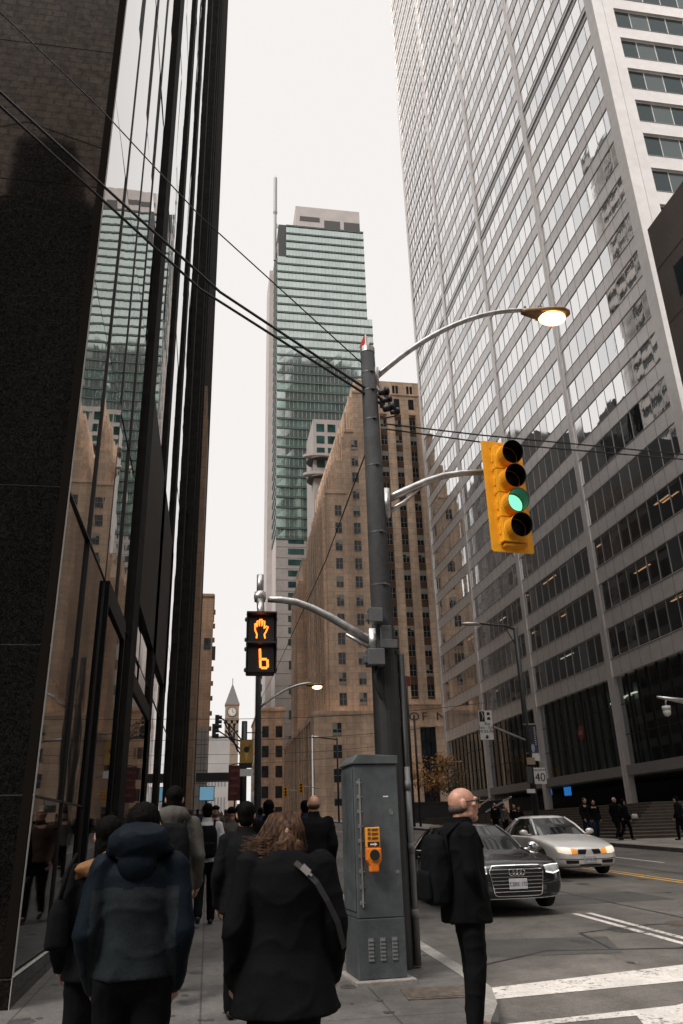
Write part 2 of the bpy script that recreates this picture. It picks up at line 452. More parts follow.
# ------------------------------------------------------------------ cars
GLASSC = mat('car_glass', (.012,.014,.015), .04, spec=.7, coat=.0)
HEADL = mat('headlight_glass', (.35,.36,.37), .08, spec=.8, var=(20,.3))
HEAD_ON = mat('headlight_lit', (1,.9,.75), .2, emit=(1,.84,.68), stre=.2)
AMBER = mat('amber_lamp', (1,.4,.05), .3, emit=(1,.36,.07), stre=.15)
PLATE = mat('licence_plate', (.55,.55,.56), .5, var=(14,.12))
PLATE_T = mat('plate_print', (.10,.11,.17), .6)
GRILLE = mat('grille_black', (.008,.008,.009), .4)
RIM = mat('alloy_rim', (.40,.40,.41), .3, metal=.9)
def car(label, loc, rz, P, paint, group=None):
    root = thing('parked_car' if False else 'car', label, 'car', loc, rz, group)
    # ---- body shell
    b = MB(); R = []
    for (y, w, zb, zs, zt) in P['st']:
        half = [(.02,zb),(.72*w,zb),(.93*w,zb+.05),(.99*w,zb+.17),(1.0*w,(zb+zs)/2+.05),(.985*w,zs-.06),(.955*w,zs),(.86*w,zs+.55*(zt-zs)),(.5*w,zt-.012),(.02,zt)]
        ring = [(x,y,z) for x,z in half]+[(-x,y,z) for x,z in half[::-1]]
        R.append(ring)
    b.rings(R)
    body = b.build('body', paint, root)
    m_ = body.modifiers.new('s','SUBSURF'); m_.levels = 3; m_.render_levels = 3
    cut = []
    for yy in P['wheels']:
        c = MB(); c.cyl((0,yy,P['wr']), P['wr']+.055, 4.0, 36, 0, 'x'); k = c.build('cut', paint); cut.append(k)
        bo = body.modifiers.new('b','BOOLEAN'); bo.operation = 'DIFFERENCE'; bo.object = k; bo.solver = 'EXACT'
    body.parent = None
    # shell before the cut, for projecting trims
    bpy.context.view_layer.update()
    for mo in body.modifiers:
        if mo.type == 'BOOLEAN': mo.show_viewport = False
    bpy.context.view_layer.update()
    dg = bpy.context.evaluated_depsgraph_get(); bvh = BVHTree.FromObject(body, dg)
    for mo in body.modifiers: mo.show_viewport = True
    bake(body); body.parent = root
    for k in cut: bpy.data.objects.remove(k)
    try: body.data.shade_smooth_by_angle = None
    except Exception: pass
    def fy(x, z):
        h = bvh.ray_cast(Vector((x, 6, z)), Vector((0,-1,0)))
        return h[0].y if h[0] is not None else None
    def sx_(y, z, sgn):
        h = bvh.ray_cast(Vector((sgn*4, y, z)), Vector((-sgn,0,0)))
        return h[0].x if h[0] is not None else None
    def tz(x, y):
        h = bvh.ray_cast(Vector((x, y, 4)), Vector((0,0,-1)))
        return h[0].z if h[0] is not None else .8
    def patch(mb, top, bot, off=.008, rows=6, mi=0, n=14):
        """front panel between two (x,z) polylines, wrapped on the nose"""
        def rs(pl):
            out = []
            for i in range(n+1):
                t = i/n*(len(pl)-1); k = min(int(t), len(pl)-2); f = t-k
                out.append((pl[k][0]*(1-f)+pl[k+1][0]*f, pl[k][1]*(1-f)+pl[k+1][1]*f))
            return out
        T, B = rs(top), rs(bot); V = []
        for j in range(rows+1):
            f = j/rows
            for i in range(n+1):
                x = T[i][0]*(1-f)+B[i][0]*f; z = T[i][1]*(1-f)+B[i][1]*f
                y = fy(x, z)
                if y is None: y = P['nose']-.25
                V.append((x, y+off, z))
        F = [(j*(n+1)+i, j*(n+1)+i+1, (j+1)*(n+1)+i+1, (j+1)*(n+1)+i) for j in range(rows) for i in range(n)]
        mb._add(V, F, mi)
    def bar(mb, pl, r, off=.012, mi=0, n=16):
        pts = []
        for i in range(n+1):
            t = i/n*(len(pl)-1); k = min(int(t), len(pl)-2); f = t-k
            x = pl[k][0]*(1-f)+pl[k+1][0]*f; z = pl[k][1]*(1-f)+pl[k+1][1]*f
            y = fy(x, z)
            pts.append((x, (P['nose']-.25 if y is None else y)+off, z))
        mb.tube(pts, r, 6, mi)
    # ---- cabin
    C = P['cabin']; m = 64; lv = []
    def ring(z, yc, hl, hw, n):
        return [Vector((hw*math.copysign(abs(cos(t))**(2/n), cos(t)), yc+hl*math.copysign(abs(sin(t))**(2/n), sin(t)), z)) for t in [2*pi*k/m for k in range(m)]]
    L_ = []
    for i in range(len(C)-1):
        for s_ in range(4):
            f = s_/4; L_.append(tuple(C[i][j]*(1-f)+C[i+1][j]*f for j in range(4)))
    L_.append(C[-1])
    RR = [ring(z, yc, hl, hw, 4.2) for z, yc, hl, hw in L_]
    ng = P['glass_to']*4
    def band(k0, k1, name):
        bb = MB()
        idx = [(k0+i) % m for i in range(k1-k0+1)]
        vs = []; 
        for r_ in RR[:ng+1]:
            vs += [r_[i] for i in idx]
        n = len(idx)
        fs = [(a*n+i, a*n+i+1, (a+1)*n+i+1, (a+1)*n+i) for a in range(ng) for i in range(n-1)]
        bb._add(vs, fs); return bb.build(name, GLASSC, root, smooth=True)
    band(9, 23, 'windshield'); band(41, 55, 'rear_window'); band(-8, 8, 'side_window'); band(24, 40, 'side_window')
    bb = MB(); 
    top_r = [RR[ng]]+RR[ng+1:]
    bb.rings(top_r, caps=True)
    rf_ = bb.build('roof', paint, root, smooth=True)
    for k0 in (8, 24, 40, 56):
        bb = MB(); pts = [RR[j][k0]*1.0 for j in range(ng+1)]
        bb.tube(pts, .034, 6); bb.build('pillar', paint, root, smooth=True)
    bb = MB()
    for k0 in (31.0, 63.0):
        k0 = int(k0); bb.tube([RR[j][k0] for j in range(ng+1)], .03, 6)
    bb.build('door_pillar', GLASSC if P.get('dark') else paint, root, smooth=True)
    # ---- wheels
    for yy in P['wheels']:
        for sg in (-1, 1):
            x = sg*(P['w']-.105); wr = P['wr']
            prof = ((-.10,.62),(-.105,.86),(-.085,.97),(-.04,1),(.04,1),(.085,.97),(.105,.86),(.10,.62))
            t = MB(); t.rings([[(x+a*1.0, yy+wr*r_*cos(q_), wr+wr*r_*sin(q_)) for q_ in [2*pi*k/28 for k in range(28)]] for a, r_ in prof])
            wh = t.build('wheel', RUBBER, root, smooth=True)
            rim = MB(); rim.cyl((x+sg*.06,yy,wr), wr*.64, .06, 28, 0, 'x')
            for k in range(5):
                a = 2*pi*k/5; rim.cbox((x+sg*.097, yy+wr*.33*cos(a), wr+wr*.33*sin(a)), (.02,wr*.62,.075), 1, Matrix.Rotation(a, 3, 'X'))
            rim.cyl((x+sg*.10,yy,wr), .06, .03, 14, 1, 'x')
            rim.rings([[(x+sg*a, yy+wr*r_*cos(q_), wr+wr*r_*sin(q_)) for q_ in [2*pi*k/28 for k in range(28)]] for a, r_ in ((.085,.60),(.108,.60),(.108,.67),(.085,.67))], 1, close=True)
            rim.build('rim', [GRILLE, RIM], wh)
    bb = MB(); bb.box(-P['w']+.25, -P['nose']+.5, P['st'][3][2]+.06, P['w']-.25, P['nose']-.5, .55); bb.build('underbody', GRILLE, root)
    # ---- mirrors, handles, sill line
    for sg in (-1, 1):
        z = P['mz']; y = P['my']
        mm = MB(); mm.ell((sg*(P['w']+.07), y, z), (.115,.075,.075)); mm.cbox((sg*(P['w']-.06), y+.02, z-.05), (.16,.04,.03))
        mr = mm.build('mirror', P['mirror'], root, smooth=True)
        g_ = MB(); g_.ell((sg*(P['w']+.07), y-.045, z), (.10,.04,.062)); g_.build('mirror_glass', CHROME, mr, smooth=True)
        hnd = MB()
        for hy in P['handles']:
            x = sx_(hy, P['hz'], sg) or sg*P['w']; hnd.cbox((x+sg*.015, hy, P['hz']), (.03,.2,.03))
        hnd.build('door_handle', P['trim'], root)
        ln = MB()
        for yd in P['doors']:
            pts = []
            for z_ in [P['st'][3][2]+.12+i*.07 for i in range(9)]:
                x = sx_(yd, z_, sg)
                if x is not None and z_ < P['mz']-.08: pts.append((x+sg*.001, yd, z_))
            if len(pts) > 2: ln.tube(pts, .005, 4)
        ln.build('door_gap', GRILLE, root)
    P['front'](root, patch, bar, fy, tz)
    return root

def dark_front(root, patch, bar, fy, tz):
    g = MB(); patch(g, [(-.46,.63),(-.40,.70),(.40,.70),(.46,.63)], [(-.40,.30),(-.34,.26),(.34,.26),(.40,.30)], .004, 8)
    gr = g.build('grille', GRILLE, root)
    c = MB()
    for k in range(7):
        z = .645-.054*k; w_ = .455-.009*k*1.0
        bar(c, [(-w_,z),(w_,z)], .0085, .012)
    bar(c, [(-.46,.63),(-.40,.705),(.40,.705),(.46,.63)], .011, .012); bar(c, [(-.46,.63),(-.40,.28),(-.34,.255),(.34,.255),(.40,.28),(.46,.63)], .010, .012)
    c.build('chrome_bar', CHROME, gr)
    e = MB()
    for k in range(4):
        x = (k-1.5)*.062; y = (fy(x,.605) or 2.2)+.03
        e.tube([(x+.044*cos(a), y, .605+.044*sin(a)) for a in [2*pi*i/20 for i in range(21)]], .008, 6)
    e.build('ring_emblem', CHROME, gr)
    y = fy(0,.44)+.03
    p = MB(); p.cbox((0,y,.435),(.31,.012,.155)); pl = p.build('licence_plate', PLATE, root, bevel=.006)
    text('plate_lettering', 'CBRK 172', .085, PLATE_T, pl, (0,y+.009,.43), (pi/2,0,pi), .002, world=False, sx=.8)
    for sg in (-1,1):
        h = MB(); patch(h, [(sg*.50,.685),(sg*.66,.70),(sg*.80,.70)], [(sg*.50,.60),(sg*.64,.575),(sg*.78,.61)], .010, 5)
        hl = h.build('headlight', HEADL if sg > 0 else HEADL, root, smooth=True)
        c2 = MB(); bar(c2, [(sg*.50,.69),(sg*.66,.705),(sg*.80,.705)], .008, .014); bar(c2, [(sg*.51,.60),(sg*.64,.575),(sg*.77,.605)], .010, .014); c2.build('daytime_strip', mat('led_strip', (.9,.9,.9), .3, emit=(1,.95,.88), stre=.5), hl)
        v = MB(); patch(v, [(sg*.50,.42),(sg*.78,.45)], [(sg*.50,.28),(sg*.72,.28)], .006, 4); v.build('side_intake', GRILLE, root)
    c = MB(); bar(c, [(-.80,.235),(-.4,.215),(.4,.215),(.80,.235)], .010, .012); c.build('lower_trim', CHROME, root)
    for sg in (-1,1):
        c = MB(); pts = [(sg*(.50+.10*t), 2.02-1.12*t, tz(sg*(.50+.10*t), 2.02-1.12*t)+.002) for t in [i/10 for i in range(11)]]
        c.tube(pts, .012, 5); c.build('bonnet_crease', root.children[0].data.materials[0], root, smooth=True)
def silver_front(root, patch, bar, fy, tz):
    for sg in (-1,1):
        g = MB(); patch(g, [(sg*.06,.60),(sg*.28,.605)], [(sg*.11,.49),(sg*.30,.50)], .008, 4, 0, 8); g.build('grille', GRILLE, root)
        h = MB(); patch(h, [(sg*.46,.635),(sg*.60,.66),(sg*.77,.665)], [(sg*.46,.50),(sg*.60,.505),(sg*.75,.545)], .012, 5); h.build('headlight', HEAD_ON, root, smooth=True)
        a = MB(); patch(a, [(sg*.31,.61),(sg*.455,.635)], [(sg*.33,.50),(sg*.455,.50)], .011, 4, 0, 6); a.build('indicator', AMBER, root, smooth=True)
        v = MB(); patch(v, [(sg*.30,.36),(sg*.62,.37)], [(sg*.30,.29),(sg*.60,.29)], .008, 4); v.build('side_intake', GRILLE, root)
    v = MB(); patch(v, [(-.28,.27),(.28,.27)], [(-.28,.235),(.28,.235)], .008, 3); v.build('lower_intake', GRILLE, root)
    c = MB(); bar(c, [(-.78,.40),(-.4,.385),(.4,.385),(.78,.40)], .007, .004); c.build('bumper_line', GRILLE, root)
    y = fy(0,.38)+.03
    p = MB(); p.cbox((0,y,.38),(.32,.012,.16)); pl = p.build('licence_plate', PLATE, root, bevel=.006)
    text('plate_lettering', 'AMTB 508', .085, PLATE_T, pl, (0,y+.009,.375), (pi/2,0,pi), .002, world=False, sx=.8)
    c = MB(); 
    for sg in (-1,1):
        pts = [(sg*(.16+.30*t), 1.95-1.0*t, tz(sg*(.16+.30*t), 1.95-1.0*t)+.001) for t in [i/10 for i in range(11)]]; c.tube(pts, .010, 5)
    c.build('bonnet_crease', root.children[0].data.materials[0], root, smooth=True)
DARKP = mat('dark_car_paint', (.0055,.006,.007), .14, spec=.5, coat=.7, var=(300,.15))
SILVP = mat('silver_car_paint', (.80,.77,.74), .30, spec=.5, coat=.8, metal=.25, var=(300,.08))
PA = dict(w=.925, wr=.335, nose=2.36, wheels=(1.42,-1.38), glass_to=2, mz=.96, my=.72, hz=.80, handles=(-.35,-1.1), doors=(.85,-.45), mirror=CHROME, trim=CHROME, dark=True, front=dark_front,
    st=[(2.37,.50,.26,.50,.60),(2.35,.66,.23,.60,.69),(2.27,.80,.20,.68,.755),(2.08,.885,.18,.735,.80),(1.75,.92,.18,.80,.85),(1.3,.925,.18,.85,.905),(.9,.925,.18,.89,.95),(.2,.925,.18,.91,.955),(-.7,.925,.18,.92,.96),(-1.5,.915,.18,.93,.985),(-2.0,.87,.22,.92,.98),(-2.25,.80,.28,.88,.95),(-2.36,.62,.34,.76,.86)],
    cabin=[(.90,-.36,1.46,.86),(1.13,-.34,1.05,.74),(1.315,-.36,.62,.60),(1.355,-.38,.50,.50),(1.37,-.40,.30,.32)])
PS = dict(w=.865, wr=.31, nose=2.28, wheels=(1.36,-1.25), glass_to=2, mz=1.0, my=.62, hz=.84, handles=(-.30,-1.0), doors=(.80,-.38), mirror=SILVP, trim=SILVP, front=silver_front,
    st=[(2.29,.46,.27,.46,.56),(2.27,.62,.24,.54,.62),(2.18,.75,.20,.62,.69),(2.0,.82,.18,.68,.76),(1.65,.855,.18,.76,.85),(1.2,.865,.18,.84,.93),(.85,.865,.18,.89,.975),(.2,.865,.18,.92,.99),(-.7,.865,.18,.94,1.0),(-1.5,.855,.18,.95,1.02),(-1.95,.82,.22,.94,1.02),(-2.15,.76,.28,.90,.98),(-2.25,.60,.34,.78,.88)],
    cabin=[(.93,-.30,1.36,.81),(1.16,-.32,.99,.70),(1.345,-.36,.60,.57),(1.40,-.38,.47,.47),(1.42,-.40,.28,.30)])
car('glossy black sedan with chrome grille bars, behind the bald man in the near lane', (5.02, 13.35+2.36, RD(15.9)), pi, PA, DARKP)
car('silver sedan with lit headlights, driving in the next lane behind the black sedan', (9.12, 19.35+2.28, RD(21.3)), pi+radians(1.5), PS, SILVP)
for k, (x, y, lb) in enumerate(((8.2, 92, 'distant dark car far up the street, left of the podium'), (5.0, 75, 'distant car with tiny lit headlights far up the near lane'))):
    PP = dict(PS if k else PA); PP['front'] = silver_front
    car(lb, (x, y, RD(y)), pi, PP, DARKP)
# ------------------------------------------------------------------ the people
V3 = Vector
# bald man at the kerb, in profile, looking up the side street
lx = at(464, 985, 6.55)
HM = 1.725
man, inf = person('bald man in glasses and a long black coat standing at the kerb, in profile', (1.965, 6.36, G(6.36)), -pi/2+radians(4), HM, .011, stride=.12, coat=BLACK_WOOL, hem=.76, coat_w=1.10, depth=1.2, collar=False, head_s=1.13,
    trousers=BLACK_CLOTH, hair='fringe', hairm=mat('cropped_grey_hair', (.075,.05,.038), .7, var=(80,.4)), skin=SKIN_RED, arms=(.22,.20), arm_bend=.06, arm_in=.085, hpitch=radians(4), hyaw=-radians(12), head_d=(0,.012,-.012), wob=.007, seed=1.2, flare=.3)
M, s, HP = inf['M'], inf['s'], inf['HP']
b = MB()
for sg in (-1, 1):
    b.tube([HP((sg*.083,-.02,.012)), HP((sg*.078,.06,.014)), HP((sg*.062,.098,.014))], .0050, 6)
    pts = [HP((sg*.033+.027*cos(a), .116-.10*abs(sg*.033+.027*cos(a))*.35, .010+.020*sin(a))) for a in [2*pi*i/14 for i in range(15)]]
    b.tube(pts, .0042, 5)
b.tube([HP((-.008,.115,.014)), HP((.008,.115,.014))], .003, 5)
b.build('glasses', BLACK_PAINT, man, smooth=True)
b = MB()
for sg in (-1, 1): b.ell(HP((sg*.033,.092,.008)), (.012,.009,.008), n=6, m=8)
b.build('eye', mat('eye_dark', (.05,.035,.03), .2), man, smooth=True)
b = MB(); b.ell(HP((0,.0975,-.059)), (.021,.007,.003), n=6, m=10); b.build('lips', mat('lips', (.28,.09,.07), .5), man, smooth=True)
b = MB()
b.stack([(1.42*s,0,-.01*s,.13*s,.105*s),(1.47*s,0,.0,.100*s,.100*s),(1.515*s,0,.004*s,.088*s,.094*s),(1.52*s,0,.004*s,.080*s,.086*s),(1.46*s,0,.0,.075*s,.08*s)])
remesh(b, 'collar', BLACK_WOOL, man, .010, 2, .003, 9, 2)
backpack('black backpack on the back of the bald man at the kerb', (1.965, 6.36, G(6.36)), -pi/2+radians(4), 1.70, BLACK_CLOTH, .34, .50)
# woman in the long black coat, foreground
wm, inf = person('woman with brown hair in a long black coat, walking away in the foreground', (.41, 4.45, RD(4.45)), 0, 1.79, .011, lead=-1, stride=.30, coat=BLACK_WOOL, hem=.755, collar=False, head_d=(0,.05,-.10), coat_w=1.08, trousers=BLACK_CLOTH,
    hair=None, arms=(.04,.10), arm_bend=.12, wob=.005, shoulder=1.06, flare=2.5, seed=.6, hpitch=radians(-14))
s, S, HP = inf['s'], inf['S'], inf['HP']
HW = mat('highlighted_brown_hair', (.085,.050,.030), .55, spec=.2)
N_, L_, p_ = nodes(HW)
tc_ = N_.new('ShaderNodeTexCoord'); mp_ = N_.new('ShaderNodeMapping'); mp_.inputs['Scale'].default_value = (38,38,5)
nz = N_.new('ShaderNodeTexNoise'); nz.inputs['Scale'].default_value = 1.6; nz.inputs['Detail'].default_value = 6
cr = N_.new('ShaderNodeValToRGB'); cr.color_ramp.elements[0].position = .35; cr.color_ramp.elements[0].color = (.012,.008,.006,1); cr.color_ramp.elements[1].position = .72; cr.color_ramp.elements[1].color = (.15,.072,.035,1)
L_.new(tc_.outputs['Object'], mp_.inputs[0]); L_.new(mp_.outputs[0], nz.inputs['Vector']); L_.new(nz.outputs['Fac'], cr.inputs[0]); L_.new(cr.outputs[0], p_.inputs['Base Color'])
bm_ = N_.new('ShaderNodeBump'); bm_.inputs['Strength'].default_value = .6; bm_.inputs['Distance'].default_value = .01; L_.new(nz.outputs['Fac'], bm_.inputs['Height']); L_.new(bm_.outputs[0], p_.inputs['Normal'])
b = MB(); b.ell(HP((0,-.020,.026)), (.101*s,.110*s,.104*s), n=14, m=22); b.ell(HP((0,-.06,-.06)), (.098*s,.075*s,.105*s)); b.ell(HP((.0,-.07,-.105)), (.10*s,.06*s,.06*s))
hr = remesh(b, 'hair', HW, wm, .009, 2, .005, 26, 3)
b = MB(); rr = random.Random(8)
for k in range(1500):
    a = rr.uniform(-1.25, 1.25); r0 = .10*s
    p0 = HP((.085*sin(a), -.03-.085*cos(a), .045+rr.uniform(-.06,.07)))
    fl = rr.random()
    dx = -.055*fl-.012 if sin(a) < .1 else .006*fl
    p1 = p0+V3((sin(a)*.025+dx*.35, -.022*cos(a)-.006, -.070)); p2 = p1+V3((dx*.6, -.008, -.05-.02*rr.random())); p3 = p2+V3((dx*.8-.01*fl, .012, -.02+.03*fl))
    jt = V3((rr.gauss(0,.006),rr.gauss(0,.004),rr.gauss(0,.008))); p2 = p2+jt; p3 = p3+jt*2
    b.tube([p0,p1,p2,p3], [.0016,.0024,.0021,.0006], 4)
b.build('hair_strands', HW, wm, smooth=True)
b = MB()
pts = [HP((.05,-.12,-.155))]
st = [(.035,-.137,1.415),(.085,-.150,1.375),(.140,-.158,1.32),(.19,-.152,1.24),(.245,-.12,1.14),(.285,-.05,1.02)]
P_ = [S(*q) for q in st]
for a, c in zip(P_[:-1], P_[1:]):
    d = (c-a).normalized(); n_ = V3((.25,-.95,.1)).normalized(); w_ = d.cross(n_).normalized()*.014
    b._add([a-w_, a+w_, c+w_, c-w_, a-w_+n_*.01, a+w_+n_*.01, c+w_+n_*.01, c-w_+n_*.01], [(0,1,2,3),(7,6,5,4),(0,4,5,1),(1,5,6,2),(2,6,7,3),(3,7,4,0)])
b.build('bag_strap', mat('black_leather', (.03,.03,.032), .38), wm)
b = MB(); c = S(.085,-.166,1.382); b.cbox(c, (.034,.012,.05), 0, Matrix.Rotation(radians(-48),3,'Y')); b.cbox(c+V3((.02,0,-.018)), (.012,.016,.03), 0, Matrix.Rotation(radians(-48),3,'Y')); b.build('buckle', CHROME, wm)
# man in the two tone jacket
bl_, inf = person('man in a navy and slate hooded jacket, walking away at the left foreground', (-.335, 4.5, RD(4.5)), radians(-3), 1.795, .011, lead=1, stride=.35, coat=SLATE, yoke=NAVY, hem=.93, coat_w=.98, hood=NAVY, hood_dz=.05, head_d=(0,.02,-.03), yoke_z=1.32, arm_in=.03,
    hairm=HAIR_BLACK, arms=(.02,-.02), arm_bend=.16, wob=.0055, shoulder=1.0, seed=2.4, flare=.55, trousers=BLACK_CLOTH)
b = MB(); a_ = inf['arms'][1]; b.cyl(a_[3]-V3((0,0,.0)), .036, .016, 14); b.build('watch', CHROME, bl_)
# companion at his left, mostly hidden
cp, inf = person('person in dark clothes with a tan hood, half hidden left of the navy jacket', (-.60, 5.35, RD(5.35)), radians(4), 1.70, .013, lead=-1, stride=.45, coat=BLACK_CLOTH, hem=.84, coat_w=1.02, hood=None, hair='bun', arms=(.05,.05), arm_bend=.3, trousers=BLACK_CLOTH, shoes=SHOE, seed=3.3)
s, S = inf['s'], inf['S']
b = MB(); b.ell(S(-.03,-.10,1.44), (.15*s,.07*s,.06*s)); b.cap(S(-.15,-.06,1.40), .035*s, S(.02,-.12,1.50), .05*s); remesh(b, 'hood', TAN, cp, .010, 3, .006, 12, 1)
hb_ = thing('handbag', 'black bag carried at the left of the navy jacket man', 'handbag', (-.83, 5.3, RD(5.3)+.10))
b = MB(); b.stack([(.88,0,0,.05,.11),(.90,0,0,.07,.14),(1.08,0,0,.06,.13),(1.15,0,0,.03,.11)], n=3); remesh(b, 'bag', BLACK_CLOTH, hb_, .012, 3)
b = MB(); b.tube([(0,-.1,1.12),(0.03,-.08,1.3),(.06,0,1.38),(.03,.08,1.3),(0,.1,1.12)], .012, 6); b.build('handle', BLACK_CLOTH, hb_, smooth=True)
# walkers up the sidewalk
def walker(label, x, y, H, rz=0, **k):
    return person(label, (x, y, G(y)), rz, H, k.pop('vox', .017), **k)
walker('man in a grey hooded jacket walking away with a black backpack by the glass wall', -.33, 8.3, 1.83, lead=1, stride=.8, coat=GREYJ, hem=.84, coat_w=1.06, hood=GREYJ, arms=(.0,.0), arm_bend=.25, trousers=BLACK_CLOTH, shoes=SHOE_W, seed=4, shoulder=1.05)
backpack('black backpack on the man in the grey hooded jacket', (-.33, 8.3, G(8.3)), 0, 1.83, BLACK_CLOTH, .34, .5)
walker('man in a pale jacket walking up the middle of the sidewalk', .0, 13.1, 1.71, lead=-1, stride=.75, coat=WHITEJ, hem=.88, arms=(.05,.05), trousers=BLACK_CLOTH, seed=5, coat_w=1.0)
backpack('round black backpack on the man in the pale jacket', (.0, 13.1, G(13.1)), 0, 1.71, BLACK_CLOTH, .33, .46)
walker('person in black clothes close behind the woman\'s left shoulder', .33, 7.3, 1.66, lead=1, stride=.5, coat=BLACK_CLOTH, hem=.82, coat_w=1.08, seed=6)
walker('balding man in a black coat walking away, right of the woman', 1.40, 11.0, 1.77, lead=-1, stride=.7, coat=BLACK_WOOL, hem=.70, coat_w=1.08, hair='fringe', hairm=HAIR_BROWN, seed=7, shoulder=1.05)
walker('dark haired person seen above the woman\'s head', .88, 12.2, 1.73, lead=1, stride=.6, coat=BLACK_CLOTH, seed=8)
walker('person in a red jacket far behind the black coats', .72, 19, 1.62, lead=1, stride=.6, coat=REDJ, hair='bun', hairm=HAIR_BROWN, seed=9, vox=.022)
walker('grey trousered walker just right of the pale jacket', .42, 15.0, 1.66, lead=1, stride=.7, coat=GREYJ, trousers=fabric('grey_trousers', (.10,.105,.115)), hair='cap', seed=10, vox=.022)
walker('person coming towards the viewer, face showing by the glass wall', -.62, 14.5, 1.74, pi, lead=1, stride=.6, coat=fabric('brown_cloth', (.06,.04,.03)), hair='short', hairm=HAIR_GREY, seed=11, vox=.016)
walker('dark coated walker with a knitted cap between the red jacket and the balding man', .62, 16.6, 1.70, lead=-1, stride=.6, coat=BLACK_WOOL, hem=.74, hair='cap', hairm=BLACK_CLOTH, seed=21, vox=.022)
walker('dark haired walker in brown just left of the balding man', 1.02, 13.6, 1.66, lead=1, stride=.6, coat=fabric('brown_cloth', (.06,.04,.03)), hair='bun', hairm=HAIR_BROWN, seed=22, vox=.022)
walker('walker in a dark blue jacket in front of the balding man, by the cabinet', 1.72, 14.8, 1.74, lead=-1, stride=.6, coat=fabric('dark_blue_cloth', (.02,.028,.05)), seed=23, vox=.022)
walker('walker in black beyond the grey hooded man, hugging the glass wall', -.78, 11.8, 1.70, lead=-1, stride=.6, coat=BLACK_CLOTH, seed=24, vox=.022)
# proto walkers for the distance, copied with their parts
grp = 'distant walkers on the far sidewalk crowd'
protos = []
specs = [dict(coat=BLACK_CLOTH), dict(coat=fabric('dark_blue_cloth', (.02,.028,.05))), dict(coat=GREYJ, hair='cap'), dict(coat=fabric('brown_cloth', (.06,.04,.03)), hair='bun', hairm=HAIR_BROWN)]
far = [(.95,21,0),(1.5,24,0),(.2,22,pi),(-.5,24,0),(1.2,28,pi),(.0,29,0),(-.9,31,pi),(.7,33,0),(1.7,36,pi),(-.2,38,0),(.5,42,0),(1.3,47,pi),(-.6,50,0),(1.9,30,0),(.3,56,pi),(1.0,62,0),(-.8,64,0),(.1,72,0)]
rr = random.Random(2)
for i, (x, y, a) in enumerate(far):
    if i < 4:
        r, _ = person('distant walker in dark clothes in the crowd at the far end of the sidewalk', (x, y, G(y)), a, 1.66+.1*rr.random(), .028, lead=rr.choice((-1,1)), stride=.6, seed=i, group=grp, face=False, hands=True, **specs[i]); protos.append(r)
    else:
        c = copy_tree(protos[i % 4]); c.location = (x, y, G(y)); c.rotation_euler = (0,0,a)
        k = .94+.12*rr.random(); c.scale = (k,k,k)
# people on the far sidewalk before the steps
def plaza(label, px, Y, H, rz, **k):
    p = at(px, 838, Y); return person(label, (p.x, Y, G(Y)), rz, H, .024, **k)
plaza('person in a black jacket and jeans, left of the pair before the steps', 588.5, 35, 1.80, pi+.4, lead=1, stride=.5, coat=BLACK_CLOTH, trousers=DENIM, hair='short', hairm=HAIR_BROWN, seed=1)
plaza('person in a black jacket with a pale shirt, right of the pair before the steps', 597.5, 35, 1.72, pi-.2, lead=-1, stride=.6, coat=BLACK_CLOTH, trousers=DENIM, hair='bun', seed=2)
b = MB(); b.ell((0,0,0),(.085,.05,.22))
o = bpy.data.objects[-1] if False else None
plaza('man in a long black coat walking, left of the couple farther right', 619, 34.6, 1.80, -1.2, lead=1, stride=.6, coat=BLACK_WOOL, hem=.72, hair='fringe', hairm=HAIR_GREY, seed=3)
w2, inf2 = plaza('woman in black with a pale handbag, right of the walking couple', 627.5, 34.6, 1.70, -1.2, lead=-1, stride=.8, coat=BLACK_CLOTH, hem=.78, hair='bun', seed=4)
p = at(634.5, 816, 34.5)
hb2 = thing('handbag', 'small pale handbag held by the woman before the steps', 'handbag', p)
b = MB(); b.stack([(-.10,0,0,.13,.05),(-.08,0,0,.15,.07),(.06,0,0,.13,.06),(.09,0,0,.1,.03)], n=3); b.build('bag', WHITEJ, hb2, smooth=True)
b = MB(); b.tube([(-.1,0,.06),(-.12,0,.2),(-.2,0,.26)], .012, 5); b.build('handle', BLACK_PAINT, hb2)
plaza('dark figure cut off by the right edge before the steps', 683, 33, 1.75, .5, lead=1, stride=.4, coat=BLACK_CLOTH, seed=5)
for k, (px, lb) in enumerate(((497,'small figure behind the silver car roof, nearest the stair rail'),(506,'small figure in a pale scarf behind the silver car roof'),(516,'small figure with grey hair behind the silver car roof'),(521,'small figure rightmost behind the silver car roof'))):
    p = at(px, 830, 43+k)
    person(lb, (p.x, 43+k, G(43)), [2.6,3.4,3.0,2.2][k], 1.72-.04*k, .028, lead=1, stride=.2, coat=BLACK_CLOTH if k != 1 else GREYJ, hair=('short','bun','short','cap')[k], hairm=HAIR_GREY if k == 2 else HAIR_BLACK, seed=k)
